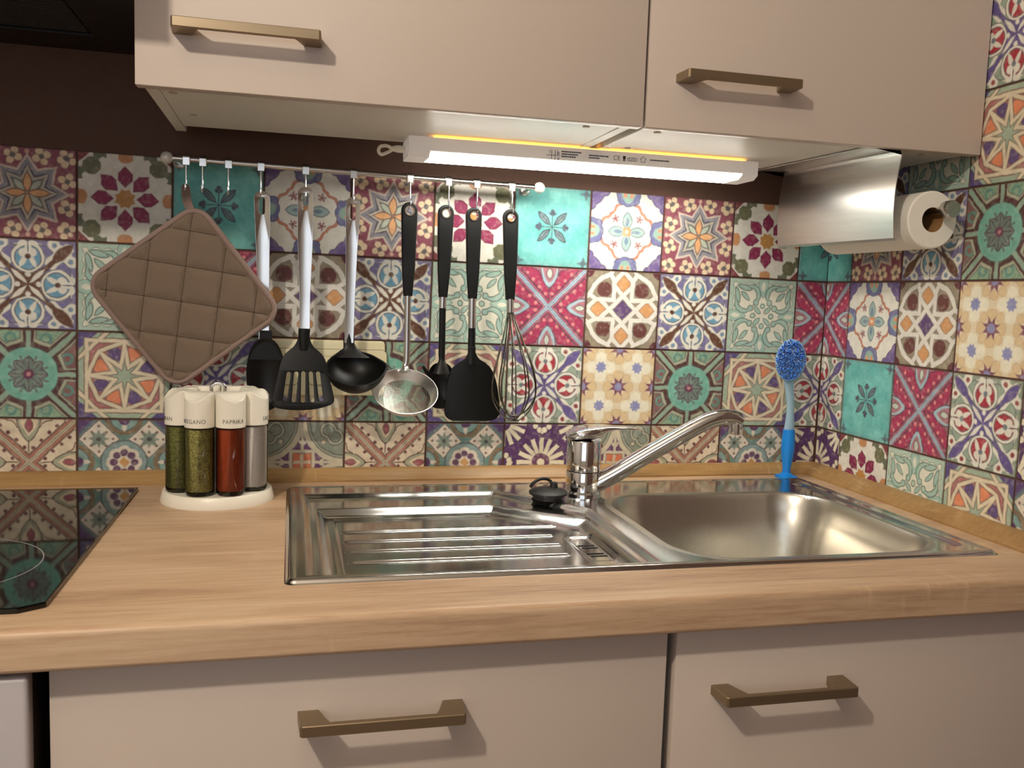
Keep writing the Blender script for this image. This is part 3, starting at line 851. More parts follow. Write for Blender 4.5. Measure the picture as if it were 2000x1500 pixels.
wall_cabinet(0.8590, 1.3525, 0.9760, 'cashmere beige wall cabinet with bar handle, above the paper towel roll')

YD = -0.585
def base_cabinet(x0, x1, hx, hz, label, side=True):
    root = thing('base_cabinet', (x0, YD, 0.0), label, 'cabinet')
    og = root.location
    a, b = x0 + 0.004, x1 + 0.004
    MB().box((a, YD + 0.021, 0.10), (a + 0.016, -0.06, ZC - 0.040), 0.0008, 1).build('side_panel', M_CARC, root, og)
    MB().box((b - 0.016, YD + 0.021, 0.10), (b, -0.06, ZC - 0.040), 0.0008, 1).build('side_panel', M_CARC, root, og)
    MB().box((a + 0.0165, YD + 0.03, 0.10), (b - 0.0165, -0.06, 0.116)).build('bottom_panel', M_CARC, root, og)
    MB().box((a, YD + 0.06, 0.0), (b, YD + 0.075, 0.099)).build('plinth', M_DOOR, root, og)
    d = MB().box((x0, YD, 0.105), (x1, YD + 0.0185, 0.8635), 0.0012, 2).build('door', M_DOOR, root, og, smooth=40)
    handle_mesh(hx, YD, hz, d, og)
    return root
base_cabinet(0.2246, 0.8193, 0.5210, 0.802, 'cashmere beige base cabinet with bar handle, below the drainboard')
base_cabinet(0.8298, 1.3500, 0.9520, 0.7965, 'cashmere beige base cabinet with bar handle, below the sink basin')
ap = thing('oven', (-0.36, -0.60, 0.0), 'glossy pale grey appliance front at the left edge under the hob', 'oven')
MB().box((-0.36, -0.585, 0.10), (0.2115, -0.06, 0.867)).build('housing', M_DARK, ap, ap.location)
MB().box((-0.36, -0.605, 0.105), (0.2125, -0.5855, 0.8655), 0.004, 3).build('front', mat('grey_gloss', (196, 190, 190), 0.18, spec=0.6), ap, ap.location, smooth=40)

# ------------------------------------------------------------------ extractor hood
hd = thing('extractor_hood', (-0.35, -0.48, 1.536), 'black extractor hood above the hob, its ribbed filter seen from below', 'hood')
HB = MB()
HB.box((-0.35, -0.48, 1.545), (0.252, -0.001, 1.80), 0.002)
HB.build('housing', M_HOOD, hd, hd.location)
HB = MB()
for a, b in (((-0.35, -0.48), (0.252, -0.40)), ((-0.35, -0.085), (0.252, -0.001)), ((-0.35, -0.40), (-0.30, -0.085)), ((0.17, -0.40), (0.252, -0.085))):
    HB.box((a[0], a[1], 1.536), (b[0], b[1], 1.5445), 0.001)
HB.build('bottom_frame', M_HOOD, hd, hd.location)
ft = MB()
ft.box((-0.30, -0.40, 1.542), (0.17, -0.085, 1.5445))
fl = ft.build('grease_filter', M_HOODM, hd, hd.location)
y = -0.395
while y < -0.09:
    MB().box((-0.295, y, 1.5385), (0.165, y + 0.004, 1.5418)).build('slat', M_HOODM, fl, hd.location)
    y += 0.009
# ------------------------------------------------------------------ under-cabinet light
def mesh_from_curve_text(body, size, extrude=0.0002, align='CENTER', spacing=1.0):
    cu = bpy.data.curves.new('txt', 'FONT')
    cu.body = body; cu.size = size; cu.extrude = extrude; cu.align_x = align; cu.resolution_u = 3; cu.offset = -0.011 * size; cu.space_character = spacing
    ob = bpy.data.objects.new('txt', cu); COL.objects.link(ob)
    dg = bpy.context.evaluated_depsgraph_get()
    me = bpy.data.meshes.new_from_object(ob.evaluated_get(dg))
    bpy.data.objects.remove(ob); bpy.data.curves.remove(cu)
    return me

def curve_plate(loops, half, bevel=0.0, res=2):
    """flat plate with holes from 2d loops, extruded symmetrically: returns a bmesh in xy with depth z"""
    cu = bpy.data.curves.new('plate', 'CURVE')
    cu.dimensions = '2D'; cu.fill_mode = 'BOTH'; cu.extrude = max(half - bevel, 0.00001); cu.bevel_depth = bevel; cu.bevel_resolution = res
    cu.offset = -bevel
    for lp in loops:
        sp = cu.splines.new('POLY'); sp.points.add(len(lp) - 1); sp.use_cyclic_u = True
        for i, p in enumerate(lp): sp.points[i].co = (p[0], p[1], 0, 1)
    ob = bpy.data.objects.new('plate', cu); COL.objects.link(ob)
    dg = bpy.context.evaluated_depsgraph_get()
    me = bpy.data.meshes.new_from_object(ob.evaluated_get(dg))
    bpy.data.objects.remove(ob); bpy.data.curves.remove(cu)
    bm = bmesh.new(); bm.from_mesh(me); bpy.data.meshes.remove(me)
    bmesh.ops.remove_doubles(bm, verts=bm.verts[:], dist=1e-6)
    return bm
def plate(mb, loops, y, half, bevel=0.0, bend=None, res=2):
    """plate standing in the xz plane, centred on depth y; bend(x, z) -> depth offset"""
    bm = curve_plate(loops, half, bevel, res)
    for v in bm.verts:
        x, z, d = v.co.x, v.co.y, v.co.z
        v.co = (x, y - d + (bend(x, z) if bend else 0.0), z)
    mb.merge(bm)

ul = thing('under_cabinet_light', (0.587, -0.165, 1.398), 'white LED strip light glowing under the wall cabinets', 'lamp')
og = ul.location
LX0, LX1 = 0.587, 1.1185
hb = MB()
pr = [(-0.166, 1.4240), (-0.1665, 1.4055), (-0.1650, 1.4040), (-0.1000, 1.4040), (-0.0990, 1.4240)]
hb.prism(pr, LX0, LX1, plane='yz')
hous = hb.build('housing', M_LAMPW, ul, og)
# end caps
for x0, x1 in ((LX0 - 0.0004, LX0 + 0.030), (LX1 - 0.026, LX1 + 0.0004)):
    MB().prism([(-0.1668, 1.4242), (-0.1672, 1.4030), (-0.156, 1.3972), (-0.102, 1.3972), (-0.098, 1.4242)], x0, x1, plane='yz', bev=0.0006, seg=1).build('end_cap', M_LAMPW, ul, og)
MB().prism([(-0.1655, 1.4039), (-0.1655, 1.4020), (-0.156, 1.3982), (-0.102, 1.3982), (-0.1005, 1.4039)], LX0 + 0.0305, LX1 - 0.0265, plane='yz').build('diffuser', M_LED, ul, og)
MB().box((LX0 + 0.035, -0.1658, 1.4243), (LX1 - 0.02, -0.150, 1.4258)).build('leak_glow', M_LEAKGLOW, ul, og)  # added glowing strip imitating light that leaks between lamp and cabinet
# printing on the housing front
def print_text(body, size, x, z, y=-0.1668, name='lettering', par=None, m=M_INK, align='LEFT'):
    me = mesh_from_curve_text(body, size, 0.00008, align)
    for v in me.vertices:
        v.co = Vector((x + v.co.x, y - v.co.z, z + v.co.y)) - og
    me.materials.clear(); me.materials.append(m)
    o = bpy.data.objects.new(name, me); COL.objects.link(o); o.parent = par
    return o
ZL = 1.4085
lg = MB()
yy = (-0.1670, -0.16655)
for a, b in (((0.7845, ZL + 0.0028), (0.8045, ZL + 0.0034)), ((0.7915, ZL - 0.003), (0.7921, ZL + 0.0105)), ((0.7965, ZL - 0.003), (0.7971, ZL + 0.0105)), ((0.7885, ZL + 0.006), (0.7890, ZL + 0.0105)), ((0.8000, ZL + 0.0045), (0.8005, ZL + 0.0105))):
    lg.box((a[0], yy[0], a[1]), (b[0], yy[1], b[1]))
lg.lathe([(0.0018, 0), (0.0018, 0.0003), (0.0011, 0.0003), (0.0011, 0)], (0.8015, yy[0], ZL + 0.0062), axis='y', seg=12, cap0=False, cap1=False)
lg.prism([(0.8000, ZL + 0.0005), (0.8006, ZL + 0.0005), (0.8020, ZL - 0.0025), (0.8034, ZL + 0.0005), (0.8040, ZL + 0.0005), (0.8023, ZL - 0.0035), (0.8017, ZL - 0.0035)], yy[0], yy[1])
lg.build('logo', M_INK, hous, og)
def dashes(x, z, w, h, seed):
    """a line of print too small to read: a row of tiny bars"""
    rnd = random.Random(seed); mb = MB(); c = x
    while c < x + w:
        l = rnd.uniform(0.0012, 0.0034)
        mb.box((c, yy[0], z), (min(c + l, x + w), yy[1], z + h)); c += l + 0.0006
    mb.build('small_print', M_INK, hous, og)
for i, (x, z, w) in enumerate(((0.8065, ZL + 0.0085, 0.030), (0.8065, ZL + 0.0050, 0.025), (0.8065, ZL + 0.0016, 0.022), (0.8480, ZL + 0.0060, 0.030), (0.8480, ZL + 0.0026, 0.016), (0.9430, ZL + 0.0056, 0.030))):
    dashes(x, z, w, 0.0016, i)
print_text('CE', 0.0095, 0.8850, ZL + 0.0028, par=hous)
ic = MB()
ic.prism([(0.9000, ZL + 0.0094), (0.9046, ZL + 0.0094), (0.9038, ZL + 0.0040), (0.9008, ZL + 0.0040)], yy[0], yy[1]); ic.box((0.9000, yy[0], ZL + 0.0022), (0.9046, yy[1], ZL + 0.0032))
ic.build('bin_symbol', M_INK, hous, og)
ic = MB()
hp = [(0.9290, ZL + 0.0022), (0.9290, ZL + 0.0068), (0.9275, ZL + 0.0068), (0.9320, ZL + 0.0106), (0.9365, ZL + 0.0068), (0.9350, ZL + 0.0068), (0.9350, ZL + 0.0022)]
for p, q in zip(hp, hp[1:] + hp[:1]): ic.tube([(p[0], yy[1], p[1]), (q[0], yy[1], q[1])], 0.0003, 6)
ic.build('house_symbol', M_INK, hous, og)
ic = MB()
rp = rrect(0.9075, ZL + 0.0030, 0.9225, ZL + 0.0074, 0.0020, 3)
for p, q in zip(rp, rp[1:] + rp[:1]): ic.tube([(p[0], yy[1], p[1]), (q[0], yy[1], q[1])], 0.0003, 6)
ic.build('rohs_frame', M_INK, hous, og)
print_text('RoHS', 0.0046, 0.9090, ZL + 0.0038, par=hous)
# plug and looped cord at the left end
cd = MB()
cd.lathe([(0.0035, 0.002), (0.0052, 0.0), (0.0052, -0.012), (0.0030, -0.020)], (LX0, -0.125, 1.4110), axis='x', seg=16)
pth = spline([(0.568, -0.125, 1.411), (0.560, -0.130, 1.4135), (0.551, -0.132, 1.4115), (0.5485, -0.130, 1.4055), (0.553, -0.124, 1.4020), (0.561, -0.118, 1.4055), (0.568, -0.112, 1.4100), (0.575, -0.105, 1.4145), (0.60, -0.095, 1.4170), (0.70, -0.092, 1.4180), (0.85, -0.092, 1.4175)], 8)
cd.tube(pth, 0.0024, 10)
cd.build('cord', M_WHITE, ul, og, smooth=60)

# ------------------------------------------------------------------ sink: one pressed sheet
def sstep(a, b, x):
    t = min(1.0, max(0.0, (x - a) / (b - a))); return t * t * (3 - 2 * t)
def ramp(a, b, x):
    t = min(1.0, max(0.0, (x - a) / (b - a))); return 0.75 * t + 0.25 * t * t * (3 - 2 * t)
def sd_rrect(x, y, x0, y0, x1, y1, r):
    cx, cy = (x0 + x1) / 2, (y0 + y1) / 2
    qx, qy = abs(x - cx) - (x1 - x0) / 2 + r, abs(y - cy) - (y1 - y0) / 2 + r
    return math.hypot(max(qx, 0), max(qy, 0)) + min(max(qx, qy), 0) - r
def sd_poly(x, y, pts):
    """convex polygon, counter-clockwise: approximate signed distance"""
    d = -1e9
    n = len(pts)
    for i in range(n):
        ax, ay = pts[i]; bx, by = pts[(i + 1) % n]
        ex, ey = bx - ax, by - ay; L = math.hypot(ex, ey)
        d = max(d, ((x - ax) * ey - (y - ay) * ex) / L)
    return d
P1 = [(0.449, -0.497), (0.846, -0.497), (0.846, -0.246), (0.733, -0.116), (0.449, -0.116)]
P2 = [(0.466, -0.4995), (0.830, -0.4995), (0.830, -0.278), (0.718, -0.180), (0.466, -0.180)]
P3 = [(0.490, -0.494), (0.712, -0.494), (0.818, -0.448), (0.818, -0.300), (0.705, -0.204), (0.490, -0.204)]
RIBS = [(-0.271, 0.806), (-0.317, 0.772), (-0.360, 0.770), (-0.404, 0.768)]
BX = (0.885, -0.498, 1.236, -0.168)
def sink_z(x, y):
    d = sd_rrect(x, y, SX0, SY0, SX1, SY1, 0.012)
    z = ZC + 0.0045 * (1 - (1 - sstep(0.0, 0.007, -d)) ** 2)
    z -= 0.0012 * sstep(0.007, 0.014, -d)
    z -= 0.0065 * ramp(0.0, 0.0095, -sd_poly(x, y, P1))
    z -= 0.0098 * ramp(0.0, 0.0140, -sd_poly(x, y, P2))
    d3 = sd_poly(x, y, P3)
    z -= 0.0012 * sstep(0.0, 0.003, -d3)
    if d3 < 0:
        for ry, rx in RIBS:
            e = sd_rrect(x, y, 0.497, ry - 0.0052, rx, ry + 0.0052, 0.005)
            z += 0.0026 * sstep(0.0, 0.0052, -e)
    # overflow cup beside the basin
    e = sd_rrect(x, y, 0.783, -0.432, 0.822, -0.322, 0.012)
    z -= 0.0028 * sstep(0.0, 0.006, -e)
    # basin with a raised soft lip and the ledge beside it
    b = sd_rrect(x, y, *BX, 0.075)
    z += 0.0012 * math.exp(-(b / 0.006) ** 2)
    if b < 0.004:
        t = -b
        wall = sstep(-0.004, 0.010, t) * 0.022 + 0.138 * sstep(0.002, 0.050, t)
        z -= wall
        z -= 0.006 * max(0, 1 - math.hypot(x - 1.06, y + 0.33) / 0.15)
    e = sd_rrect(x, y, 1.245, -0.486, 1.268, -0.105, 0.010)
    z -= 0.0035 * sstep(0.0, 0.006, -e)
    return z
def axis_samples(a, b, step, extra):
    n = int(round((b - a) / step)); s = [a + (b - a) * i / n for i in range(n + 1)]
    for e, w, st in extra:
        k = -w
        while k <= w:
            s.append(e + k); k += st
    s = sorted(v for v in s if a <= v <= b)
    out = [s[0]]
    for v in s[1:]:
        if v - out[-1] > 0.0007: out.append(v)
    out[-1] = b
    return out
fx = axis_samples(SX0, SX1, 0.0032, [(SX0, 0.014, 0.001), (SX1, 0.014, 0.001), (0.452, 0.006, 0.001), (0.470, 0.006, 0.001), (0.494, 0.006, 0.001), (0.842, 0.008, 0.001), (0.826, 0.007, 0.001), (0.770, 0.006, 0.001), (0.889, 0.008, 0.001), (1.232, 0.008, 0.001), (1.25, 0.008, 0.0012)])
fy = axis_samples(SY0, SY1, 0.0032, [(SY0, 0.014, 0.001), (SY1, 0.014, 0.001), (-0.494, 0.008, 0.001), (-0.120, 0.007, 0.001), (-0.184, 0.008, 0.001), (-0.206, 0.004, 0.001), (-0.172, 0.006, 0.001)] + [(r[0], 0.008, 0.0008) for r in RIBS])
sink = thing('sink', (SX0, SY0, ZC), 'stainless steel inset sink with ribbed drainboard and one deep basin', 'sink')
og = sink.location
mb = MB()
grid = []
for yv in fy:
    grid.append([mb.bm.verts.new((xv, yv, sink_z(xv, yv))) for xv in fx])
fb = []
for j in range(len(fy) - 1):
    for i in range(len(fx) - 1):
        xm, ym = (fx[i] + fx[i + 1]) / 2, (fy[j] + fy[j + 1]) / 2
        if sd_rrect(xm, ym, SX0, SY0, SX1, SY1, 0.012) > 0.0015: continue
        f = mb.bm.faces.new([grid[j][i], grid[j][i + 1], grid[j + 1][i + 1], grid[j + 1][i]])
        if sd_rrect(xm, ym, *BX, 0.075) < 0.012: f.material_index = 1
for v in [v for v in mb.bm.verts if not v.link_faces]: mb.bm.verts.remove(v)
body = mb.build('sink_body', M_STEEL, sink, og, smooth=180, recalc=False)
body.data.materials.append(M_BASIN)
dr = MB(); zb = sink_z(1.06, -0.33)
dr.lathe([(0.0, 0.001), (0.030, 0.001), (0.034, 0.004), (0.042, 0.003), (0.044, 0.0)], (1.06, -0.33, zb), seg=36, cap0=False, cap1=False)
dr.build('drain', M_CHROME, sink, og, smooth=40)
for cx, cy in ((0.803, -0.358), (0.805, -0.368), (0.803, -0.394), (0.805, -0.404)):
    MB().box((cx - 0.011, cy - 0.0016, sink_z(cx, cy) + 0.0001), (cx + 0.011, cy + 0.0016, sink_z(cx, cy) + 0.0008), 0.0004, 1).build('overflow_slot', M_RUBBER, sink, og)

# ------------------------------------------------------------------ tap
TX, TY = 0.866, -0.148
TZ = sink_z(TX, TY)
tap = thing('tap', (TX, TY, TZ), 'chrome single-lever kitchen tap with long swivel spout over the sink', 'tap')
og = tap.location
MB().lathe([(0.0, 0), (0.0290, 0.0), (0.0290, 0.003), (0.0262, 0.006), (0.0260, 0.034), (0.0254, 0.0355)], (TX, TY, TZ), seg=40, cap0=False, cap1=True).build('base', M_CHROME, tap, og, smooth=40)
MB().lathe([(0.0250, 0.0360), (0.0264, 0.0372), (0.0264, 0.082), (0.0256, 0.0835)], (TX, TY, TZ), seg=40).build('body', M_CHROME, tap, og, smooth=40)
# spout
sp = spline([(TX + 0.012, TY - 0.004, TZ + 0.012), (TX + 0.040, TY - 0.010, TZ + 0.028), (TX + 0.100, TY - 0.020, TZ + 0.066), (TX + 0.165, TY - 0.031, TZ + 0.106), (TX + 0.190, TY - 0.035, TZ + 0.1185), (TX + 0.210, TY - 0.038, TZ + 0.123), (TX + 0.226, TY - 0.041, TZ + 0.122), (TX + 0.236, TY - 0.043, TZ + 0.117)], 8)
n = len(sp)
spo = MB()
spo.tube(sp, [0.0145 - 0.0028 * i / (n - 1) for i in range(n)], 24)
spb = spo.build('spout', M_CHROME, tap, og, smooth=60)
MB().lathe([(0.0100, 0.012), (0.0105, 0.004), (0.0105, -0.006), (0.0085, -0.007), (0.0, -0.005)], (TX + 0.229, TY - 0.0415, TZ + 0.104), seg=24, cap1=False).build('aerator', M_CHROME, spb, og, smooth=40)
# lever: domed cap flowing into a flat blade
lv = MB()
LVS = [(-0.0285, 0.0835, 0.007, 0.0845), (-0.0262, 0.0835, 0.018, 0.0945), (-0.016, 0.0835, 0.0250, 0.1010), (-0.004, 0.0835, 0.0264, 0.1045), (0.008, 0.0835, 0.0255, 0.1060), (0.020, 0.0870, 0.021, 0.1065), (0.032, 0.0945, 0.0160, 0.1064), (0.046, 0.0985, 0.0125, 0.1052), (0.064, 0.0995, 0.0115, 0.1040), (0.080, 0.0985, 0.0105, 0.1022), (0.088, 0.0980, 0.007, 0.1005)]
rs = []
ca, sa = math.cos(-0.10), math.sin(-0.10)
for x, zb_, hw, zt_ in LVS:
    ring = []
    for k in range(16):
        a = 2 * PI * k / 16
        cy = hw * (abs(math.cos(a)) ** 0.75) * (1 if math.cos(a) >= 0 else -1)
        cz = (zt_ + zb_) / 2 + (zt_ - zb_) / 2 * (abs(math.sin(a)) ** 0.75) * (1 if math.sin(a) >= 0 else -1)
        ring.append((TX + x * ca - cy * sa, TY + x * sa + cy * ca, TZ + cz))
    rs.append(ring)
lv.rings(rs)
lvo = lv.build('lever', M_CHROME, tap, og, smooth=60)
MB().lathe([(0.0032, 0), (0.0032, 0.0008), (0.0, 0.0012)], (TX + 0.0254, TY - 0.006, TZ + 0.0750), axis='x', seg=12, cap1=False).build('hot_mark', M_REDDOT, tap, og)

# ------------------------------------------------------------------ sink plug
PX, PY = 0.803, -0.178
PZ = max(sink_z(PX + a, PY + b) for a in (-0.02, 0, 0.02) for b in (-0.02, 0, 0.02))
pl = thing('sink_plug', (PX, PY, PZ), 'black rubber sink plug with ring handle lying beside the tap', 'plug')
og = pl.location
MB().lathe([(0.0, 0.0), (0.022, 0.0), (0.0245, 0.007), (0.0285, 0.0075), (0.0290, 0.0105), (0.0250, 0.0135), (0.014, 0.0165), (0.0, 0.0175)], (PX, PY, PZ), seg=36, cap0=False, cap1=False).build('stopper', M_RUBBER, pl, og, smooth=40)
rg = MB()
rp = [(PX - 0.004 + 0.019 * math.cos(a) * 0.9 - 0.006, PY + 0.004 * math.sin(2 * a), PZ + 0.0185 + 0.013 * math.sin(a) * 0.9) for a in [PI * k / 14 for k in range(15)]]
rg.tube(rp, 0.0024, 10)
rg.lathe([(0.0, 0.006), (0.005, 0.005), (0.006, 0.0), (0.0065, -0.003)], (PX + 0.008, PY, PZ + 0.0195), seg=16, cap0=False)
rg.build('ring_handle', M_RUBBER, pl, og, smooth=60)

# ------------------------------------------------------------------ hob
hb = thing('hob', (-0.36, -0.566, ZC), 'black ceramic glass hob reflecting the patterned tiles', 'hob')
og = hb.location
out = [(-0.36, -0.566), (0.195, -0.566), (0.2155, -0.552), (0.2185, -0.060), (-0.36, -0.060)]
gl = MB().prism(out, ZC + 0.0002, ZC + 0.0055, bev=0.0015, plane='xy').build('glass_top', M_GLASSTOP, hb, og)
for cx, cy, r in ((0.075, -0.425, 0.105), (-0.22, -0.42, 0.09), (-0.22, -0.19, 0.105)):
    MB().lathe([(r, 0), (r, 0.0002), (r - 0.0012, 0.0002), (r - 0.0012, 0)], (cx, cy, ZC + 0.0054), seg=72, cap0=False, cap1=False).build('zone_ring', M_PRINT, gl, og)
# ------------------------------------------------------------------ socket outlet on the wall
so = thing('socket_outlet', (0.390, -0.0018, 1.043), 'cream triple wall socket half hidden behind the hanging turner and ladle', 'socket')
og = so.location
fr_ = MB(); plate(fr_, [rrect(0.3895, 1.0445, 0.5755, 1.1305, 0.006)] , -0.0062, 0.0044, 0.002)
fr_.build('frame', M_CREAM, so, og, smooth=40)
for k in range(3):
    cx = 0.4165 + 0.0675 * k + 0.0
    ins = MB(); plate(ins, [rrect(cx - 0.0265, 1.0610, cx + 0.0265, 1.1165, 0.008), [(cx + 0.0195 * math.cos(a), 1.0885 + 0.0195 * math.sin(a)) for a in [2 * PI * j / 28 for j in range(28)]]], -0.0110, 0.0006, 0.0)
    io = ins.build('insert', M_CREAM, so, og)
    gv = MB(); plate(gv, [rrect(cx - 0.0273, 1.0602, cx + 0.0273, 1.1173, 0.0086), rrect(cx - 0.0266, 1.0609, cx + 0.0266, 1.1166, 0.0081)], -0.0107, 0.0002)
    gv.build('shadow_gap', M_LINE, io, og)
    cup = MB().lathe([(0.0193, -0.0114), (0.0180, -0.0114), (0.0176, -0.0108), (0.0, -0.0107)], (cx, 0, 1.0885), axis='y', seg=28, cap0=False, cap1=False)
    cup.build('socket_cup', M_CREAM, io, og)
    for dx in (-0.0095, 0.0095):
        MB().lathe([(0.0026, 0.0), (0.0026, -0.0003)], (cx + dx, -0.0108, 1.0885), axis='y', seg=12).build('pin_hole', M_DARK, io, og)

# ------------------------------------------------------------------ rail and hooks
RY = -0.046
R0, R1 = Vector((0.2572, RY, 1.3879)), Vector((0.8081, RY, 1.3793))
def rail_z(x): return R0.z + (R1.z - R0.z) * (x - R0.x) / (R1.x - R0.x)
rl = thing('hanging_rail', (R0.x, 0.0, R0.z), 'steel utensil rail with round end knobs on the tiled wall', 'rail')
og = rl.location
MB().tube([R0, R1], 0.0042, 16).build('rod', M_HSTEEL, rl, og, smooth=60)
for p, d in ((R0, -1), (R1, 1)):
    mb = MB(); mb.lathe([(0.0, -0.009), (0.0045, -0.0078), (0.0078, -0.0045), (0.009, 0.0), (0.0078, 0.0045), (0.0045, 0.0078), (0.0, 0.009)], p, axis='x', seg=20, cap0=False, cap1=False)
    mb.build('end_knob', mat('knob_silver', (226, 222, 214), 0.35, metal=0.2), rl, og, smooth=180)
    x = p.x - d * 0.012
    mb = MB(); mb.tube([(x, RY, rail_z(x)), (x, -0.0017, rail_z(x))], 0.0035, 12); mb.lathe([(0.009, -0.0017), (0.009, -0.004), (0.007, -0.006)], (x, 0, rail_z(x)), axis='y', seg=20)
    mb.build('bracket', M_HSTEEL, rl, og, smooth=40)
HY = -0.055
hx_list = [0.2841, 0.3064, 0.3416, 0.3866, 0.4500, 0.5194, 0.6039, 0.6629, 0.7070, 0.7625]
def make_hook(x):
    z = rail_z(x)
    h = thing('rail_hook', (x, RY, z), 'x', 'hook', 'hooks on the utensil rail')
    og = h.location
    mb = MB()
    cl = [(0.0064 * math.cos(a), 0.0064 * math.sin(a)) for a in [math.radians(d) for d in range(-40, 281, 20)]]
    ci = [(0.0047 * math.cos(a), 0.0047 * math.sin(a)) for a in [math.radians(d) for d in range(280, -41, -20)]]
    mb.prism([(RY + p[0], z + p[1]) for p in cl + ci], x - 0.0052, x + 0.0052, plane='yz')
    mb.box((x - 0.0048, RY - 0.0100, z - 0.0095), (x + 0.0048, RY - 0.0062, z + 0.002), 0.0006, 1)
    mb.build('clip', M_HSTEEL, h, og)
    pth = spline([(x, HY + 0.001, z - 0.006), (x, HY, z - 0.030), (x, HY, z - 0.040), (x, HY - 0.0030, z - 0.0465), (x, HY - 0.0080, z - 0.0470), (x, HY - 0.0105, z - 0.0430), (x, HY - 0.0105, z - 0.0370)], 6)
    MB().tube(pth, 0.0013, 8).build('wire', M_CHROME, h, og, smooth=60)
    return h
def copy_tree(o, loc):
    r = o.copy(); COL.objects.link(r); r.location = loc
    for ch in o.children:
        c = ch.copy(); COL.objects.link(c); c.parent = r
        for g in ch.children:
            d = g.copy(); COL.objects.link(d); d.parent = c
    return r
hook_lab = ['steel rail hook holding up the quilted pot holder', 'empty steel rail hook, the one nearer the pot holder loop', 'empty steel rail hook, the one nearer the serving spoon',
            'steel rail hook holding the serving spoon', 'steel rail hook holding the slotted turner', 'steel rail hook holding the ladle', 'steel rail hook holding the strainer',
            'steel rail hook holding the pasta fork', 'steel rail hook holding the wide spatula', 'steel rail hook holding the whisk']
h0 = make_hook(hx_list[0])
for i, x in enumerate(hx_list):
    h = h0 if i == 0 else copy_tree(h0, (x, RY, rail_z(x)))
    h['label'] = hook_lab[i]

# ------------------------------------------------------------------ utensils
UY = HY - 0.0055            # depth plane the handles hang in
def steel_handle(mb, cx, ztop, zbot, wt_, wm, wb, dx=0.0, slot=(0.004, 0.020)):
    """flat steel handle with a hanging slot: cx top centre, dx sideways drift to the bottom"""
    r = wt_ / 2
    L = ztop - zbot
    left, right_ = [], []
    for t, w in ((0.10, wt_), (0.35, wm), (0.7, wb * 1.05), (1.0, wb)):
        left.append((cx + dx * t - w / 2, ztop - L * t)); right_.append((cx + dx * t + w / 2, ztop - L * t))
    out = arc(cx, ztop - r * 0.9, r, 0, 180, 8) + left + right_[::-1]
    sw, sl = slot
    c0 = ztop - 0.009
    hole = arc(cx, c0 - sw, sw, 0, 180, 6) + arc(cx, c0 - sl, sw, 180, 360, 6)
    def bend(x, z): return 0.0030 * math.sin((ztop - z) / L * PI) - 0.25 * abs(x - cx - dx * (ztop - z) / L) ** 2 / wt_ * 3
    plate(mb, [out, hole], UY, 0.0011, 0.0005, bend)
def grip_handle(mb, cx, ztop, zbot, wt_, wb, dx=0.0):
    r = wt_ / 2
    L = ztop - zbot
    out = arc(cx, ztop - r, r, 0, 180, 10) + [(cx - wt_ * 0.47 + dx * .3, ztop - L * 0.3), (cx + dx * .7 - (wt_ * .25 + wb * .27), ztop - L * .7), (cx + dx - wb / 2, zbot)] + [(cx + dx + wb / 2, zbot), (cx + dx * .7 + (wt_ * .25 + wb * .27), ztop - L * .7), (cx + wt_ * 0.47 + dx * .3, ztop - L * 0.3)]
    hc = ztop - r * 1.08
    hole = [(cx + 0.0066 * math.cos(a), hc + 0.0066 * math.sin(a)) for a in [2 * PI * k / 24 for k in range(24)]]
    plate(mb, [out, hole], UY, 0.0050, 0.0025, None, 3)
    return hc
def eyelet(cx, hc, parent, og):
    mb = MB()
    mb.lathe([(0.0068, -0.0052), (0.0078, -0.0056), (0.0078, -0.0060), (0.0060, -0.0060), (0.0058, -0.0050), (0.0058, 0.0050), (0.0068, 0.0052)], (cx, UY, hc), axis='y', seg=24, cap0=False, cap1=False)
    mb.build('eyelet', M_CHROME, parent, og, smooth=40)
def utensil(name, hx_i, label, cat):
    x = hx_list[hx_i]
    return thing(name, (x, UY, rail_z(x) - 0.047), label, cat, None)
def neck_tube(mb, pts, rad, flat=None, seg=14): mb.tube(pts, rad, seg, True, flat)

# serving spoon
u = utensil('serving_spoon', 3, 'serving spoon with steel handle and black bowl, half behind the pot holder', 'spoon'); og = u.location
mb = MB(); steel_handle(mb, 0.3888, 1.3470, 1.1280, 0.0225, 0.0195, 0.0150, 0.004); mb.build('handle', M_HSTEEL, u, og, smooth=40)
def dish(mb, cx, cz, y, prof, depth, th=0.0018, tilt=0.0, nx=14, rimdrop=0.0):
    """spoon-like dish: prof = list of (z offset, half width); concave towards the viewer"""
    front, back = [], []
    zmax = max(abs(p[0]) for p in prof)
    for dz, hw in prof:
        fr, bk = [], []
        for k in range(nx + 1):
            s = -1 + 2 * k / nx
            x = cx + hw * s
            rr = min(1.0, math.sqrt((s * 0.999) ** 2 * (0.25 + 0.75) * 1.0 + (dz / zmax) ** 2 * (1 - s * s)))
            dd = depth * (1 - rr ** 2)
            yy_ = y + dd + tilt * dz
            fr.append((x, yy_, cz + dz)); bk.append((x, yy_ + th, cz + dz))
        front.append(fr); back.append(bk)
    F = [mb.verts(r) for r in front]; B = [mb.verts(r) for r in back]
    n, m = len(F), nx + 1
    for i in range(n - 1):
        for j in range(m - 1):
            mb.face([F[i][j], F[i][j + 1], F[i + 1][j + 1], F[i + 1][j]]); mb.face([B[i][j], B[i + 1][j], B[i + 1][j + 1], B[i][j + 1]])
        for j in (0, m - 1):
            mb.face([F[i][j], F[i + 1][j], B[i + 1][j], B[i][j]])
    for i in (0, n - 1):
        for j in range(m - 1): mb.face([F[i][j], B[i][j], B[i][j + 1], F[i][j + 1]])
mb = MB()
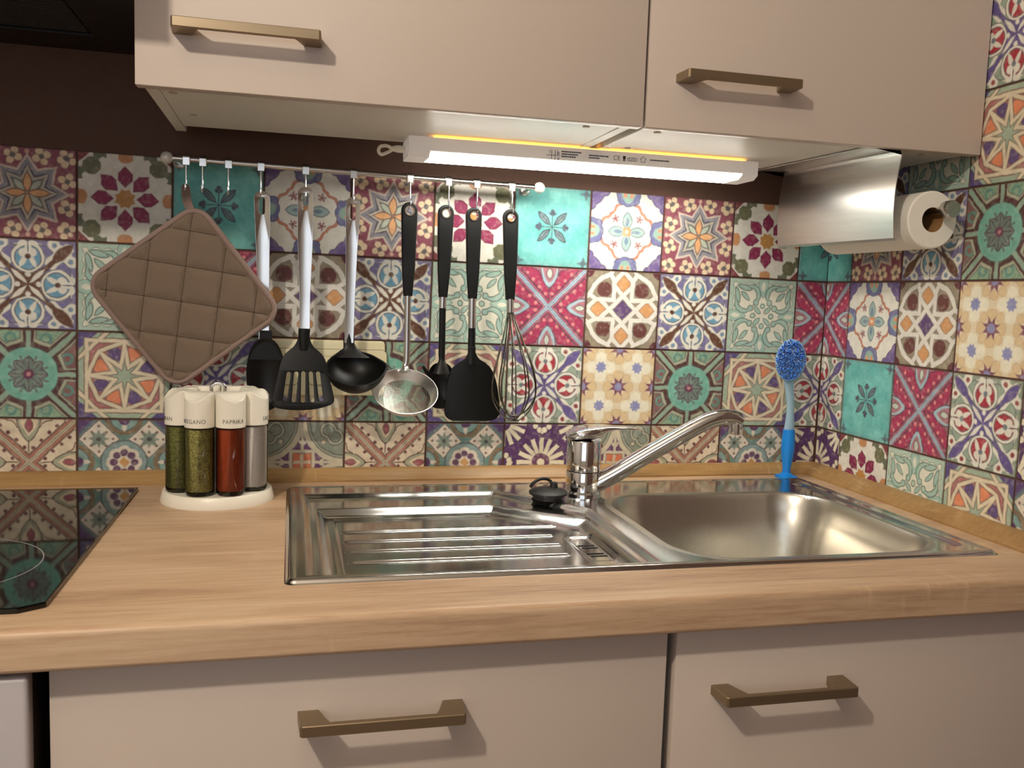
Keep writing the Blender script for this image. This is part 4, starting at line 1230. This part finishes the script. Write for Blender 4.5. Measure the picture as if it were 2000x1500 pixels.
pf = [(0.054 * math.cos(a), max(0.0004, 0.0275 * math.sin(a) ** 0.8)) for a in [PI * k / 16 for k in range(17)]]
dish(mb, 0.3955, 1.0810, UY - 0.004, pf, 0.012, tilt=-0.06)
mb.rings([[(0.3955 + x, UY + d, z) for x, d in ((-w, -0.004), (w, -0.004), (w, 0.002), (-w, 0.002))] for w, z in ((0.0085, 1.146), (0.0092, 1.132), (0.0135, 1.123), (0.0195, 1.113), (0.0240, 1.103))])
mb.build('bowl', M_BLACK, u, og, smooth=50)

# slotted turner
u = utensil('slotted_turner', 4, 'black slotted turner with flat steel handle, hanging between spoon and ladle', 'turner'); og = u.location
mb = MB(); steel_handle(mb, 0.4500, 1.3560, 1.1330, 0.0230, 0.0215, 0.0150, 0.001); mb.build('handle', M_HSTEEL, u, og, smooth=40)
mb = MB()
out = spline([(0.4585, 1.146), (0.4585, 1.136), (0.4640, 1.124), (0.4760, 1.113), (0.4825, 1.101), (0.4870, 1.080), (0.4945, 1.049), (0.4925, 1.041), (0.4860, 1.037), (0.4680, 1.0320), (0.4470, 1.0303), (0.4280, 1.0310), (0.4110, 1.0340), (0.4050, 1.0390), (0.4060, 1.0470), (0.4130, 1.080), (0.4175, 1.101), (0.4240, 1.113), (0.4360, 1.124), (0.4415, 1.136), (0.4415, 1.146)], 3)
slots = []
for (xa, za), (xb, zb_) in (((0.4287, 1.083), (0.4238, 1.047)), ((0.4393, 1.0835), (0.4362, 1.0445)), ((0.4497, 1.084), (0.4493, 1.0440)), ((0.4604, 1.084), (0.4627, 1.0445)), ((0.4710, 1.084), (0.4755, 1.0465))):
    w = 0.0031
    slots.append(arc(xa, za, w, 0, 180, 5) + arc(xb, zb_, w, 180, 360, 5))
def tb(x, z): return -0.018 * max(0, (1.125 - z) / 0.095) ** 1.3 - 0.35 * (x - 0.45) ** 2 / 0.045 * 0.2
plate(mb, [out] + slots, UY - 0.002, 0.0012, 0.0005, tb)
neck_tube(mb, [(0.4505, UY - 0.001, 1.150), (0.4502, UY - 0.002, 1.132), (0.4500, UY - 0.003, 1.118)], [0.0088, 0.0080, 0.0060], (0.55, 1.0))
mb.build('blade', M_BLACK, u, og, smooth=40)

# ladle
def cup(mb, c, r, n, depth, th, spout=0.0, seg=40, rows_=9):
    """round bowl: opening centre c, radius r, opening normal n"""
    n = Vector(n).normalized(); X = Vector((1, 0, 0)); Yv = n.cross(X).normalized()
    outer, inner = [], []
    for j in range(rows_):
        t = j / (rows_ - 1); a = t * PI / 2 * 0.97
        ro, ri = [], []
        for k in range(seg):
            b = 2 * PI * k / seg
            s = 1.0 + spout * max(0, math.cos(b)) ** 14 * (1 - t)
            up_ = -0.10 * r * max(0, math.cos(b)) ** 10 * (1 - t) * (1 if spout else 0)
            for lst, rad, dp in ((ro, r, depth), (ri, r - th, depth - th)):
                p = Vector(c) + (X * math.cos(b) + Yv * math.sin(b)) * rad * math.cos(a) * s - n * (dp * math.sin(a) + (0 if lst is ro else 0.0)) - n * up_
                lst.append(p)
        outer.append(ro); inner.append(ri)
    O = [mb.verts(x) for x in outer]; I = [mb.verts(x) for x in inner]
    for A in (O, I):
        for i in range(rows_ - 1):
            for k in range(seg):
                k2 = (k + 1) % seg; mb.face([A[i][k], A[i][k2], A[i + 1][k2], A[i + 1][k]])
        mb.face(A[-1])
    for k in range(seg):
        k2 = (k + 1) % seg; mb.face([O[0][k], O[0][k2], I[0][k2], I[0][k]])
u = utensil('ladle', 5, 'black ladle with steel handle, its bowl over the wall socket', 'ladle'); og = u.location
mb = MB(); steel_handle(mb, 0.5190, 1.3455, 1.1300, 0.0215, 0.0170, 0.0135, -0.003); mb.build('handle', M_HSTEEL, u, og, smooth=40)
mb = MB()
cup(mb, (0.5235, -0.100, 1.0955), 0.0430, (0, -0.53, 0.848), 0.034, 0.0026, 0.10)
rs = []
for z, y_, w, th in ((1.144, UY + 0.001, 0.0080, 0.0030), (1.130, UY, 0.0082, 0.0028), (1.122, UY - 0.002, 0.0105, 0.0022), (1.1160, UY - 0.0055, 0.0190, 0.0016), (1.1085, UY - 0.0120, 0.0300, 0.0012)):
    cx = 0.5160 if z > 1.125 else 0.5185
    rs.append([(cx + w * math.cos(a), y_ + th * math.sin(a), z) for a in [2 * PI * k / 16 for k in range(16)]])
mb.rings(rs)
mb.build('bowl', M_BLACK, u, og, smooth=60)

# strainer
u = utensil('strainer', 6, 'small steel mesh strainer with black grip handle, wide bright rim', 'strainer'); og = u.location
mb = MB(); hc = grip_handle(mb, 0.6028, 1.3440, 1.2030, 0.0245, 0.0135, 0.0005); mb.build('grip', M_BLACKH, u, og, smooth=40); eyelet(0.6028, hc, u, og)
mb = MB(); mb.tube(spline([(0.6033, UY, 1.206), (0.6036, UY, 1.150), (0.6036, UY - 0.001, 1.108), (0.6020, UY - 0.0020, 1.096), (0.6010, UY - 0.006, 1.087)], 6), [0.0052] * 18 + [0.0054, 0.0058, 0.0064, 0.0072, 0.0082, 0.0092, 0.010], 14, True, (0.8, 1.0))
mb.build('shaft', M_HSTEEL, u, og, smooth=60)
SC = Vector((0.5975, -0.1005, 1.0605)); SN = Vector((0, -0.604, 0.797)); SXv = Vector((1, 0, 0)); SYv = SN.cross(SXv).normalized()
def sring(r, h, seg=56): return [SC + (SXv * math.cos(2 * PI * k / seg) + SYv * math.sin(2 * PI * k / seg)) * r + SN * h for k in range(seg)]
mb = MB(); mb.rings([sring(0.0490, 0.0030), sring(0.0494, 0.0020), sring(0.0395, -0.0120), sring(0.0388, -0.0115), sring(0.0482, 0.0030), sring(0.0490, 0.0030)], False, False)
mb.build('rim', mat('steel_rim', (228, 226, 222), 0.30, metal=1.0), u, og, smooth=40)
wires = MB()
RM, DP = 0.0392, 0.016
for ax_ in (0, 1):
    N_ = 34
    for i in range(1, N_):
        a = -RM + 2 * RM * i / N_
        h = math.sqrt(max(0, RM * RM - a * a))
        if h < 0.004: continue
        pts = []
        for k in range(11):
            b = -h + 2 * h * k / 10
            dep = -0.0118 - DP * (1 - (a * a + b * b) / (RM * RM))
            pp = (a, b) if ax_ == 0 else (b, a)
            pts.append(SC + SXv * pp[0] + SYv * pp[1] + SN * dep)
        wires.tube(pts, 0.00034, 3, False)
wo = wires.build('wire_mesh', mat('mesh_wire', (196, 194, 184), 0.3, metal=1.0), u, og)
wo['kind'] = 'stuff'

# pasta fork
u = utensil('pasta_fork', 7, 'black toothed pasta fork hanging between the strainer and the wide spatula', 'fork'); og = u.location
mb = MB(); hc = grip_handle(mb, 0.6583, 1.3430, 1.2030, 0.0245, 0.0130, -0.0010); mb.build('grip', M_BLACKH, u, og, smooth=40); eyelet(0.6583, hc, u, og)
MB().tube([(0.6572, UY, 1.2045), (0.6572, UY, 1.1865)], 0.0056, 18, True, (0.75, 1)).build('collar', M_HSTEEL, u, og, smooth=40)
mb = MB()
mb.tube(spline([(0.6572, UY, 1.1880), (0.6575, UY, 1.150), (0.6578, UY, 1.115), (0.6580, UY - 0.001, 1.100), (0.6580, UY - 0.002, 1.085)], 4), [0.0052] * 9 + [0.0047, 0.0047, 0.006, 0.008, 0.010, 0.012, 0.014, 0.015], 14, True, (0.6, 1))
pf = [(0.036 * math.cos(a), max(0.0004, 0.0225 * math.sin(a) ** 0.7)) for a in [PI * k / 14 for k in range(15)]]
dish(mb, 0.6580, 1.0660, UY + 0.0035, pf, 0.009, tilt=0.0)
for sx, z in ((-1, 1.084), (1, 1.084), (-1, 1.068), (1, 1.068), (-1, 1.052), (1, 1.052), (-0.5, 1.040), (0.5, 1.040)):
    bx = 0.6580 + sx * 0.019
    mb.tube([(bx, UY + 0.008, z), (bx + sx * 0.0035, UY + 0.005, z + 0.003), (bx + sx * (0.0095 if sx < 0 else 0.002), UY + 0.002, z + 0.012)], [0.0038, 0.0032, 0.0022], 8)
mb.build('head', M_BLACK, u, og, smooth=50)

# wide spatula
u = utensil('wide_spatula', 8, 'wide solid black spatula with black grip, left of the whisk', 'spatula'); og = u.location
mb = MB(); hc = grip_handle(mb, 0.7015, 1.3415, 1.2022, 0.0248, 0.0135, 0.0018); mb.build('grip', M_BLACKH, u, og, smooth=40); eyelet(0.7015, hc, u, og)
MB().tube([(0.7034, UY, 1.2040), (0.7040, UY, 1.1570)], 0.0060, 18, True, (0.75, 1)).build('collar', M_HSTEEL, u, og, smooth=40)
mb = MB()
mb.tube([(0.7040, UY, 1.1585), (0.7042, UY, 1.135), (0.7045, UY - 0.001, 1.118), (0.7047, UY - 0.002, 1.100)], [0.0056, 0.0058, 0.0062, 0.0075], 14, True, (0.6, 1))
out = spline([(0.7105, 1.128), (0.7105, 1.119), (0.7170, 1.109), (0.7270, 1.103), (0.7355, 1.095), (0.7420, 1.083), (0.7465, 1.068), (0.7505, 1.046), (0.7525, 1.028), (0.7490, 1.0185), (0.7400, 1.0130), (0.7200, 1.0110), (0.6990, 1.0110), (0.6780, 1.0125), (0.6690, 1.0160), (0.6640, 1.0240), (0.6645, 1.044), (0.6670, 1.066), (0.6700, 1.083), (0.6750, 1.095), (0.6840, 1.103), (0.6930, 1.109), (0.6985, 1.119), (0.6985, 1.128)], 3)
def sb(x, z): return -0.003 * max(0, (1.11 - z) / 0.1) ** 1.2 + 1.6 * (x - 0.7085) ** 2
plate(mb, [out], UY - 0.003, 0.0012, 0.0005, sb)
mb.build('blade', M_BLACK, u, og, smooth=40)

# whisk
u = utensil('whisk', 9, 'steel balloon whisk with black grip at the right end of the rail', 'whisk'); og = u.location
mb = MB(); hc = grip_handle(mb, 0.7597, 1.3420, 1.2022, 0.0245, 0.0135, 0.0036); mb.build('grip', M_BLACKH, u, og, smooth=40); eyelet(0.7597, hc, u, og)
MB().tube([(0.7634, UY, 1.2040), (0.7642, UY, 1.1830)], 0.0058, 18).build('collar', M_HSTEEL, u, og, smooth=40)
prof = [(0.000, 1.186, 0.0042), (0.001, 1.170, 0.0075), (0.001, 1.140, 0.0170), (0.001, 1.105, 0.0290), (0.002, 1.075, 0.0365), (0.003, 1.050, 0.0360), (0.004, 1.030, 0.0250), (0.005, 1.0185, 0.0100), (0.005, 1.0160, 0.0)]
for k in range(5):
    th = PI * k / 5 + 0.25
    kk = 1 - 0.012 * k
    side = [(0.7642 + dx + r * kk * math.cos(th), UY - 0.032 * sstep(1.186, 1.10, z) + r * kk * 0.60 * math.sin(th), 1.186 - (1.186 - z) * kk) for dx, z, r in prof]
    other = [(0.7642 + dx - r * kk * math.cos(th), UY - 0.032 * sstep(1.186, 1.10, z) - r * kk * 0.60 * math.sin(th), 1.186 - (1.186 - z) * kk) for dx, z, r in prof[:-1]][::-1]
    MB().tube(spline(side + other, 4), 0.00115, 6).build('wire_loop', M_WIRE, u, og, smooth=60)

# ------------------------------------------------------------------ pot holder
CX, CZ, CY = 0.2855, 1.1905, -0.074
top = Vector((0.299, 1.3196)); bot = Vector((0.2672, 1.0596)); lef = Vector((0.1643, 1.2103)); rig = Vector((0.4138, 1.1766))
dn = (bot - top).normalized(); rt_ = (rig - lef).normalized()
ph = thing('pot_holder', (CX, CY, 1.055), 'taupe quilted square pot holder hanging by a corner from the rail', 'pot holder'); og = ph.location
HS = 0.0960
def ph_pt(a, b):
    """a, b along the square's sides (-1..1) -> x, z"""
    d1 = (rt_ - dn).normalized(); d2 = (rt_ + dn).normalized()
    v = d1 * (a * HS) + d2 * (b * HS)
    return CX + v.x, CZ + v.y
def ph_bow(a, b): return 0.006 * (a * a + b * b) * 0.5 - 0.002 + 0.010 * (b - a) * 0.5
mb = MB()
N_ = 84
def quilt(a, b):
    d1, d2 = (a + b) * HS / math.sqrt(2), (b - a) * HS / math.sqrt(2)    # across the diagonals
    sp_ = 0.0500
    g = min(abs(d1 / sp_ + 0.1 - round(d1 / sp_ + 0.1)), abs(d2 / sp_ - 0.12 - round(d2 / sp_ - 0.12))) * sp_
    return 1 - math.exp(-(g / 0.0045) ** 1.0)
def sdf_sq(a, b):
    r = 0.26; qx, qy = abs(a) - 1 + r, abs(b) - 1 + r
    return math.hypot(max(qx, 0), max(qy, 0)) + min(max(qx, qy), 0) - r
GF, GB = {}, {}
for i in range(N_ + 1):
    for j in range(N_ + 1):
        a, b = -1 + 2 * i / N_, -1 + 2 * j / N_
        s_ = sdf_sq(a, b)
        if s_ > 0:
            # pull outside corners to the rounded border
            m_ = 1 - 0.26; ca_, cb_ = math.copysign(m_, a), math.copysign(m_, b)
            L_ = math.hypot(a - ca_, b - cb_); a, b = ca_ + (a - ca_) / L_ * 0.26, cb_ + (b - cb_) / L_ * 0.26
            s_ = 0
        h = 0.0022 + 0.0042 * quilt(a, b) * sstep(0.0, 0.10, -s_)
        x, z = ph_pt(a, b)
        yb = CY + ph_bow(a, b)
        GF[i, j] = mb.bm.verts.new((x, yb - h, z)); GB[i, j] = mb.bm.verts.new((x, yb + 0.0022, z))
for i in range(N_):
    for j in range(N_):
        mb.face([GF[i, j], GF[i + 1, j], GF[i + 1, j + 1], GF[i, j + 1]])
mb.face([GB[i, 0] for i in range(N_)] + [GB[N_, j] for j in range(N_)] + [GB[i, N_] for i in range(N_, 0, -1)] + [GB[0, j] for j in range(N_, 0, -1)])
for v in [v for v in mb.bm.verts if not v.link_faces]: mb.bm.verts.remove(v)
bmesh.ops.remove_doubles(mb.bm, verts=mb.bm.verts[:], dist=0.00005)
pad = mb.build('quilted_pad', M_FABRIC, ph, og, smooth=60)
ring = []
for k in range(120):
    t = k / 120 * 8 - 1
    # square parameter round the border
    s4 = (k / 120) * 4; e_ = int(s4); f_ = -1 + 2 * (s4 - e_)
    a, b = [(f_, -1), (1, f_), (-f_, 1), (-1, -f_)][e_]
    if sdf_sq(a, b) > 0:
        m_ = 0.74; ca_, cb_ = math.copysign(m_, a), math.copysign(m_, b)
        L_ = math.hypot(a - ca_, b - cb_); a, b = ca_ + (a - ca_) / L_ * 0.26, cb_ + (b - cb_) / L_ * 0.26
    x, z = ph_pt(a * 0.975, b * 0.975)
    ring.append((x, CY + ph_bow(a, b) - 0.001, z))
mb = MB(); mb.tube(ring + ring[:2], 0.0056, 12, False, (0.95, 0.75)); mb.build('piping', M_PIPING, ph, og, smooth=180)
# stitching lines of the quilting
st = MB()
sp_ = 0.0500
for fam in (0, 1):
    for k in range(-3, 4):
        off = (k - 0.1) * sp_ if fam == 0 else (k + 0.12) * sp_
        t = -0.16
        while t < 0.16:
            if fam == 0: d1, d2 = off, t
            else: d1, d2 = t, off
            q1, q2 = (d1, d2 + 0.0021) if fam == 0 else (d1 + 0.0021, d2)
            ab_ = lambda d1, d2: ((d1 - d2) / math.sqrt(2) / HS, (d1 + d2) / math.sqrt(2) / HS)
            A, B_ = ab_(d1, d2), ab_(q1, q2)
            if sdf_sq(*A) < -0.09 and sdf_sq(*B_) < -0.09:
                pa, pb = ph_pt(*A), ph_pt(*B_)
                ya = CY + ph_bow(*A) - 0.0029
                st.tube([(pa[0], ya, pa[1]), (pb[0], ya, pb[1])], 0.0007, 4)
            t += 0.0034
so_ = st.build('stitching', M_STITCH, pad, og); so_['kind'] = 'stuff'
lp = MB()
hz = rail_z(hx_list[0]) - 0.0455
lp.tube(spline([(0.2965, CY - 0.008, 1.308), (0.2900, CY - 0.004, 1.326), (0.2860, HY - 0.005, hz + 0.0036), (0.2822, HY - 0.005, hz + 0.0036), (0.2850, CY + 0.002, 1.326), (0.2930, CY - 0.004, 1.308)], 6), 0.0022, 8, True, (1.0, 1.8))
lp.build('hanging_loop', M_PIPING, ph, og, smooth=60)

# ------------------------------------------------------------------ spice carousel
QX, QY = 0.3330, -0.118
ca_rack = thing('spice_rack', (QX, QY, ZC), 'round white revolving spice rack standing on the worktop by the hob', 'rack'); og = ca_rack.location
MB().lathe([(0.0, 0.0), (0.0765, 0.0), (0.0770, 0.002), (0.0735, 0.0150), (0.0720, 0.0165), (0.0, 0.0165)], (QX, QY, ZC), seg=56, cap0=False, cap1=False).build('base', M_WHITE, ca_rack, og, smooth=40)
MB().lathe([(0.022, 0.0165), (0.016, 0.022), (0.015, 0.130), (0.018, 0.150), (0.0, 0.151)], (QX, QY, ZC), seg=32, cap1=False).build('column', M_WHITE, ca_rack, og, smooth=40)
mb = MB(); mb.tube(spline([(QX - 0.008, QY, ZC + 0.148), (QX - 0.009, QY, ZC + 0.158), (QX - 0.004, QY, ZC + 0.1635), (QX + 0.004, QY, ZC + 0.1635), (QX + 0.009, QY, ZC + 0.158), (QX + 0.008, QY, ZC + 0.148)], 5), 0.0028, 10); mb.build('carry_loop', M_CHROME, ca_rack, og, smooth=60)
def content_mat(name, c, n, sc):
    return mat(name, c, 0.9, noise=n, nscale=sc)
C_HERB1 = content_mat('dried_herb_dark', (116, 114, 58), 0.5, 420)
C_HERB2 = content_mat('dried_herb_light', (156, 146, 84), 0.55, 360)
C_PAP = content_mat('paprika_powder', (164, 62, 18), 0.12, 200)
C_SALT = content_mat('salt', (232, 222, 216), 0.04, 300)
C_OTHER = content_mat('brown_spice', (104, 78, 48), 0.4, 300)
ZJ = ZC + 0.0168
def jar(ang, word, content, label, tx=0.0):
    a = math.radians(ang)
    x, y = QX + 0.0525 * math.sin(a), QY - 0.0525 * math.cos(a)
    t = thing('spice_jar', (x, y, ZJ), label, 'jar', 'jars on the spice rack'); og = t.location
    MB().lathe([(0.0, 0.0), (0.0165, 0.0), (0.0186, 0.0025), (0.0190, 0.006), (0.0190, 0.0925)], (x, y, ZJ), seg=36, cap0=False, cap1=False).build('glass', M_GLASS, t, og, smooth=40)
    MB().lathe([(0.0, 0.0060), (0.0170, 0.0064), (0.0182, 0.0085), (0.0182, 0.0900), (0.0, 0.0905)], (x, y, ZJ), seg=28, cap0=False, cap1=False).build('contents', content, t, og, smooth=40)
    # cap: round drum, its top sloping down outwards in a scoop
    mb = MB(); S = 40
    ox, oy = math.sin(a), -math.cos(a)
    def topz(dx, dy):
        o_ = dx * ox + dy * oy; l_ = -dx * oy + dy * ox
        return 0.1395 - 0.010 * sstep(-0.002, 0.019, o_) + 0.010 * (l_ / 0.019) ** 2 * sstep(-0.004, 0.014, o_) * 0.6
    rs = []
    for r, h in ((0.0182, 0.0928), (0.0197, 0.0934), (0.0197, 0.112), (0.0197, 0.125)):
        rs.append([(x + r * math.cos(2 * PI * k / S), y + r * math.sin(2 * PI * k / S), ZJ + h) for k in range(S)])
    for r, e_ in ((0.0197, -0.0010), (0.0190, 0.0), (0.0150, 0.0), (0.0100, 0.0), (0.0050, 0.0)):
        rs.append([(x + r * math.cos(2 * PI * k / S), y + r * math.sin(2 * PI * k / S), ZJ + topz(r * math.cos(2 * PI * k / S), r * math.sin(2 * PI * k / S)) + e_) for k in range(S)])
    mb.rings(rs)
    cp = mb.build('cap', M_WHITE, t, og, smooth=35)
    if word:
        me = mesh_from_curve_text(word, 0.0080, 0.0001, 'CENTER', 1.08)
        for v in me.vertices:
            th = math.radians(tx) + v.co.x * 0.92 / 0.0198
            r = 0.01985 + v.co.z
            v.co = Vector((x + r * math.sin(th), y - r * math.cos(th), ZJ + 0.0995 + v.co.y)) - og
        me.materials.clear(); me.materials.append(M_INK)
        o = bpy.data.objects.new('lettering', me); COL.objects.link(o); o.parent = cp
    return t
jar(-67.5, 'MAJORAN', C_HERB1, 'leftmost spice jar of green herbs, white cap lettered RAN at its edge', -74)
jar(-22.5, 'OREGANO', C_HERB2, 'spice jar of dried oregano with white lettered cap, front of the rack', -27)
jar(22.5, 'PAPRIKA', C_PAP, 'spice jar of red paprika with white lettered cap, front of the rack', 15)
jar(67.5, 'SALZ', C_SALT, 'rightmost spice jar, filled with white salt', 66)
for an, lb in ((112.5, 'spice jar hidden directly behind the salt jar on the rack'), (157.5, 'rear spice jar behind the paprika jar, only its white cap showing'),
               (202.5, 'rear spice jar behind the oregano jar, only its white cap showing'), (247.5, 'spice jar hidden directly behind the leftmost herb jar on the rack')):
    jar(an, None, C_OTHER, lb)

# ------------------------------------------------------------------ paper towel roll and its holder
HXp = 1.236
def holder_x(y): return HXp - (y + 0.344) * 0.085
tw = thing('towel_holder', (HXp, -0.345, 1.424), 'brushed steel paper towel holder plate under the wall cabinet', 'holder'); og = tw.location
mb = MB()
prof = [(-0.048, 1.4262), (-0.006, 1.4262), (-0.001, 1.4245), (0.0005, 1.420)] + [(0.0008 - 0.005 * math.sin(PI * t) - 0.003 * t, 1.418 - 0.112 * t) for t in [k / 12 for k in range(13)]] + [(0.0015, 1.3028)]
rs = []
for y_ in (-0.343, -0.26, -0.17, -0.078):
    bx = holder_x(y_)
    rs.append([(bx + p[0], y_, p[1]) for p in prof] + [(bx + p[0] + 0.0012, y_ , p[1] - (0.0012 if k < 3 else 0.0)) for k, p in list(enumerate(prof))[::-1]])
mb.rings(rs)
mb.build('plate', M_BRUSHED, tw, og, smooth=40)
RX, RZ, RR = 1.2995, 1.3345, 0.0400
mb = MB(); mb.tube([(RX + 0.008, -0.350, RZ + 0.013), (RX + 0.008, -0.090, RZ + 0.013)], 0.0050, 16)
mb.tube([(RX + 0.008, -0.092, RZ + 0.013), (RX + 0.008, -0.092, RZ + 0.050), (RX + 0.008, -0.092, 1.4258)], 0.0045, 12)
mb.box((holder_x(-0.092) - 0.004, -0.096, 1.4230), (RX + 0.012, -0.088, 1.4262))
mb.build('spindle', M_BRUSHED, tw, og, smooth=40)
MB().lathe([(0.0, -0.366), (0.0112, -0.366), (0.0120, -0.3645), (0.0120, -0.352), (0.0105, -0.350), (0.0, -0.350)], (RX + 0.008, 0, RZ + 0.013), axis='y', seg=28, cap0=False, cap1=False).build('end_knob', M_BRUSHED, tw, og, smooth=40)
rl_ = thing('paper_towel_roll', (RX, -0.345, RZ - RR), 'white paper towel roll on the steel holder beside the tiled wall', 'paper towel'); og = rl_.location
MB().lathe([(0.0172, -0.336), (RR - 0.002, -0.336), (RR, -0.334), (RR, -0.112), (RR - 0.002, -0.110), (0.0172, -0.110), (0.0172, -0.336)], (RX, 0, RZ), axis='y', seg=56, cap0=False, cap1=False).build('paper', M_PAPER, rl_, og, smooth=40)
MB().lathe([(0.0184, -0.3358), (0.0171, -0.3358), (0.0171, -0.1105), (0.0184, -0.1105)], (RX, 0, RZ), axis='y', seg=36, cap0=False, cap1=False).build('core', M_CARD, rl_, og, smooth=40)

# ------------------------------------------------------------------ dish brush
BXx, BYy = 1.2770, -0.0405
BZ = ZC + 0.0002
KS = 1.0
br = thing('dish_brush', (BXx, BYy, BZ), 'blue dish brush standing upright on its foot in the worktop corner', 'brush'); og = br.location
bxs = lambda x: x
MB().lathe([(0.0, 0.0), (0.0195, 0.0), (0.0190, 0.0025), (0.0120, 0.0045), (0.0072, 0.0085), (0.0070, 0.016), (0.0090, 0.030), (0.0112, 0.046), (0.0116, 0.060), (0.0106, 0.076), (0.0096, 0.084), (0.0, 0.085)], (BXx, BYy, BZ), seg=28, cap0=False, cap1=False).build('grip', M_BLUE, br, og, smooth=40)
mb = MB()
lean = [(0.0, 0.080, 0.0100, 0.0060), (0.0005, 0.095, 0.0088, 0.0056), (0.0000, 0.115, 0.0066, 0.0050), (-0.0010, 0.135, 0.0070, 0.0048), (-0.0045, 0.155, 0.0080, 0.0050), (-0.0070, 0.170, 0.0092, 0.0052)]
rs = [[(BXx + dx + w * math.cos(a), BYy + d * math.sin(a), BZ + z) for a in [2 * PI * k / 20 for k in range(20)]] for dx, z, w, d in lean]
mb.rings(rs)
# head plate: oval, facing left and towards the room
HC = Vector((BXx - 0.0060, BYy - 0.001, BZ + 0.2050)); ND = Vector((-0.52, -0.84, 0.12)).normalized()
HU = (Vector((0.06, 0, 1)) - ND * Vector((0.06, 0, 1)).dot(ND)).normalized(); HV = ND.cross(HU).normalized()
def oval(k, off): return [HC + (HV * math.cos(2 * PI * i / 28) * 0.0255 * k + HU * math.sin(2 * PI * i / 28) * 0.0370 * k) + ND * off for i in range(28)]
mb.rings([oval(0.55, -0.007), oval(0.88, -0.005), oval(1.0, -0.001), oval(1.0, 0.003), oval(0.94, 0.005)])
mb.build('neck', M_CLEARB, br, og, smooth=50)
bt = MB(); rnd = random.Random(5)
for i in range(520):
    while True:
        p, q = rnd.uniform(-1, 1), rnd.uniform(-1, 1)
        if p * p + q * q < 0.92: break
    b0 = HC + HV * p * 0.0245 + HU * q * 0.0355 + ND * 0.004
    dirv = (ND + HV * (p * 0.10 + rnd.uniform(-.05, .05)) + HU * (q * 0.10 + rnd.uniform(-.05, .05))).normalized()
    bt.tube([b0, b0 + dirv * (0.017 + rnd.uniform(-0.001, 0.001))], 0.00075, 4)
bo = bt.build('bristles', M_BLUEB, br, og); bo['kind'] = 'stuff'
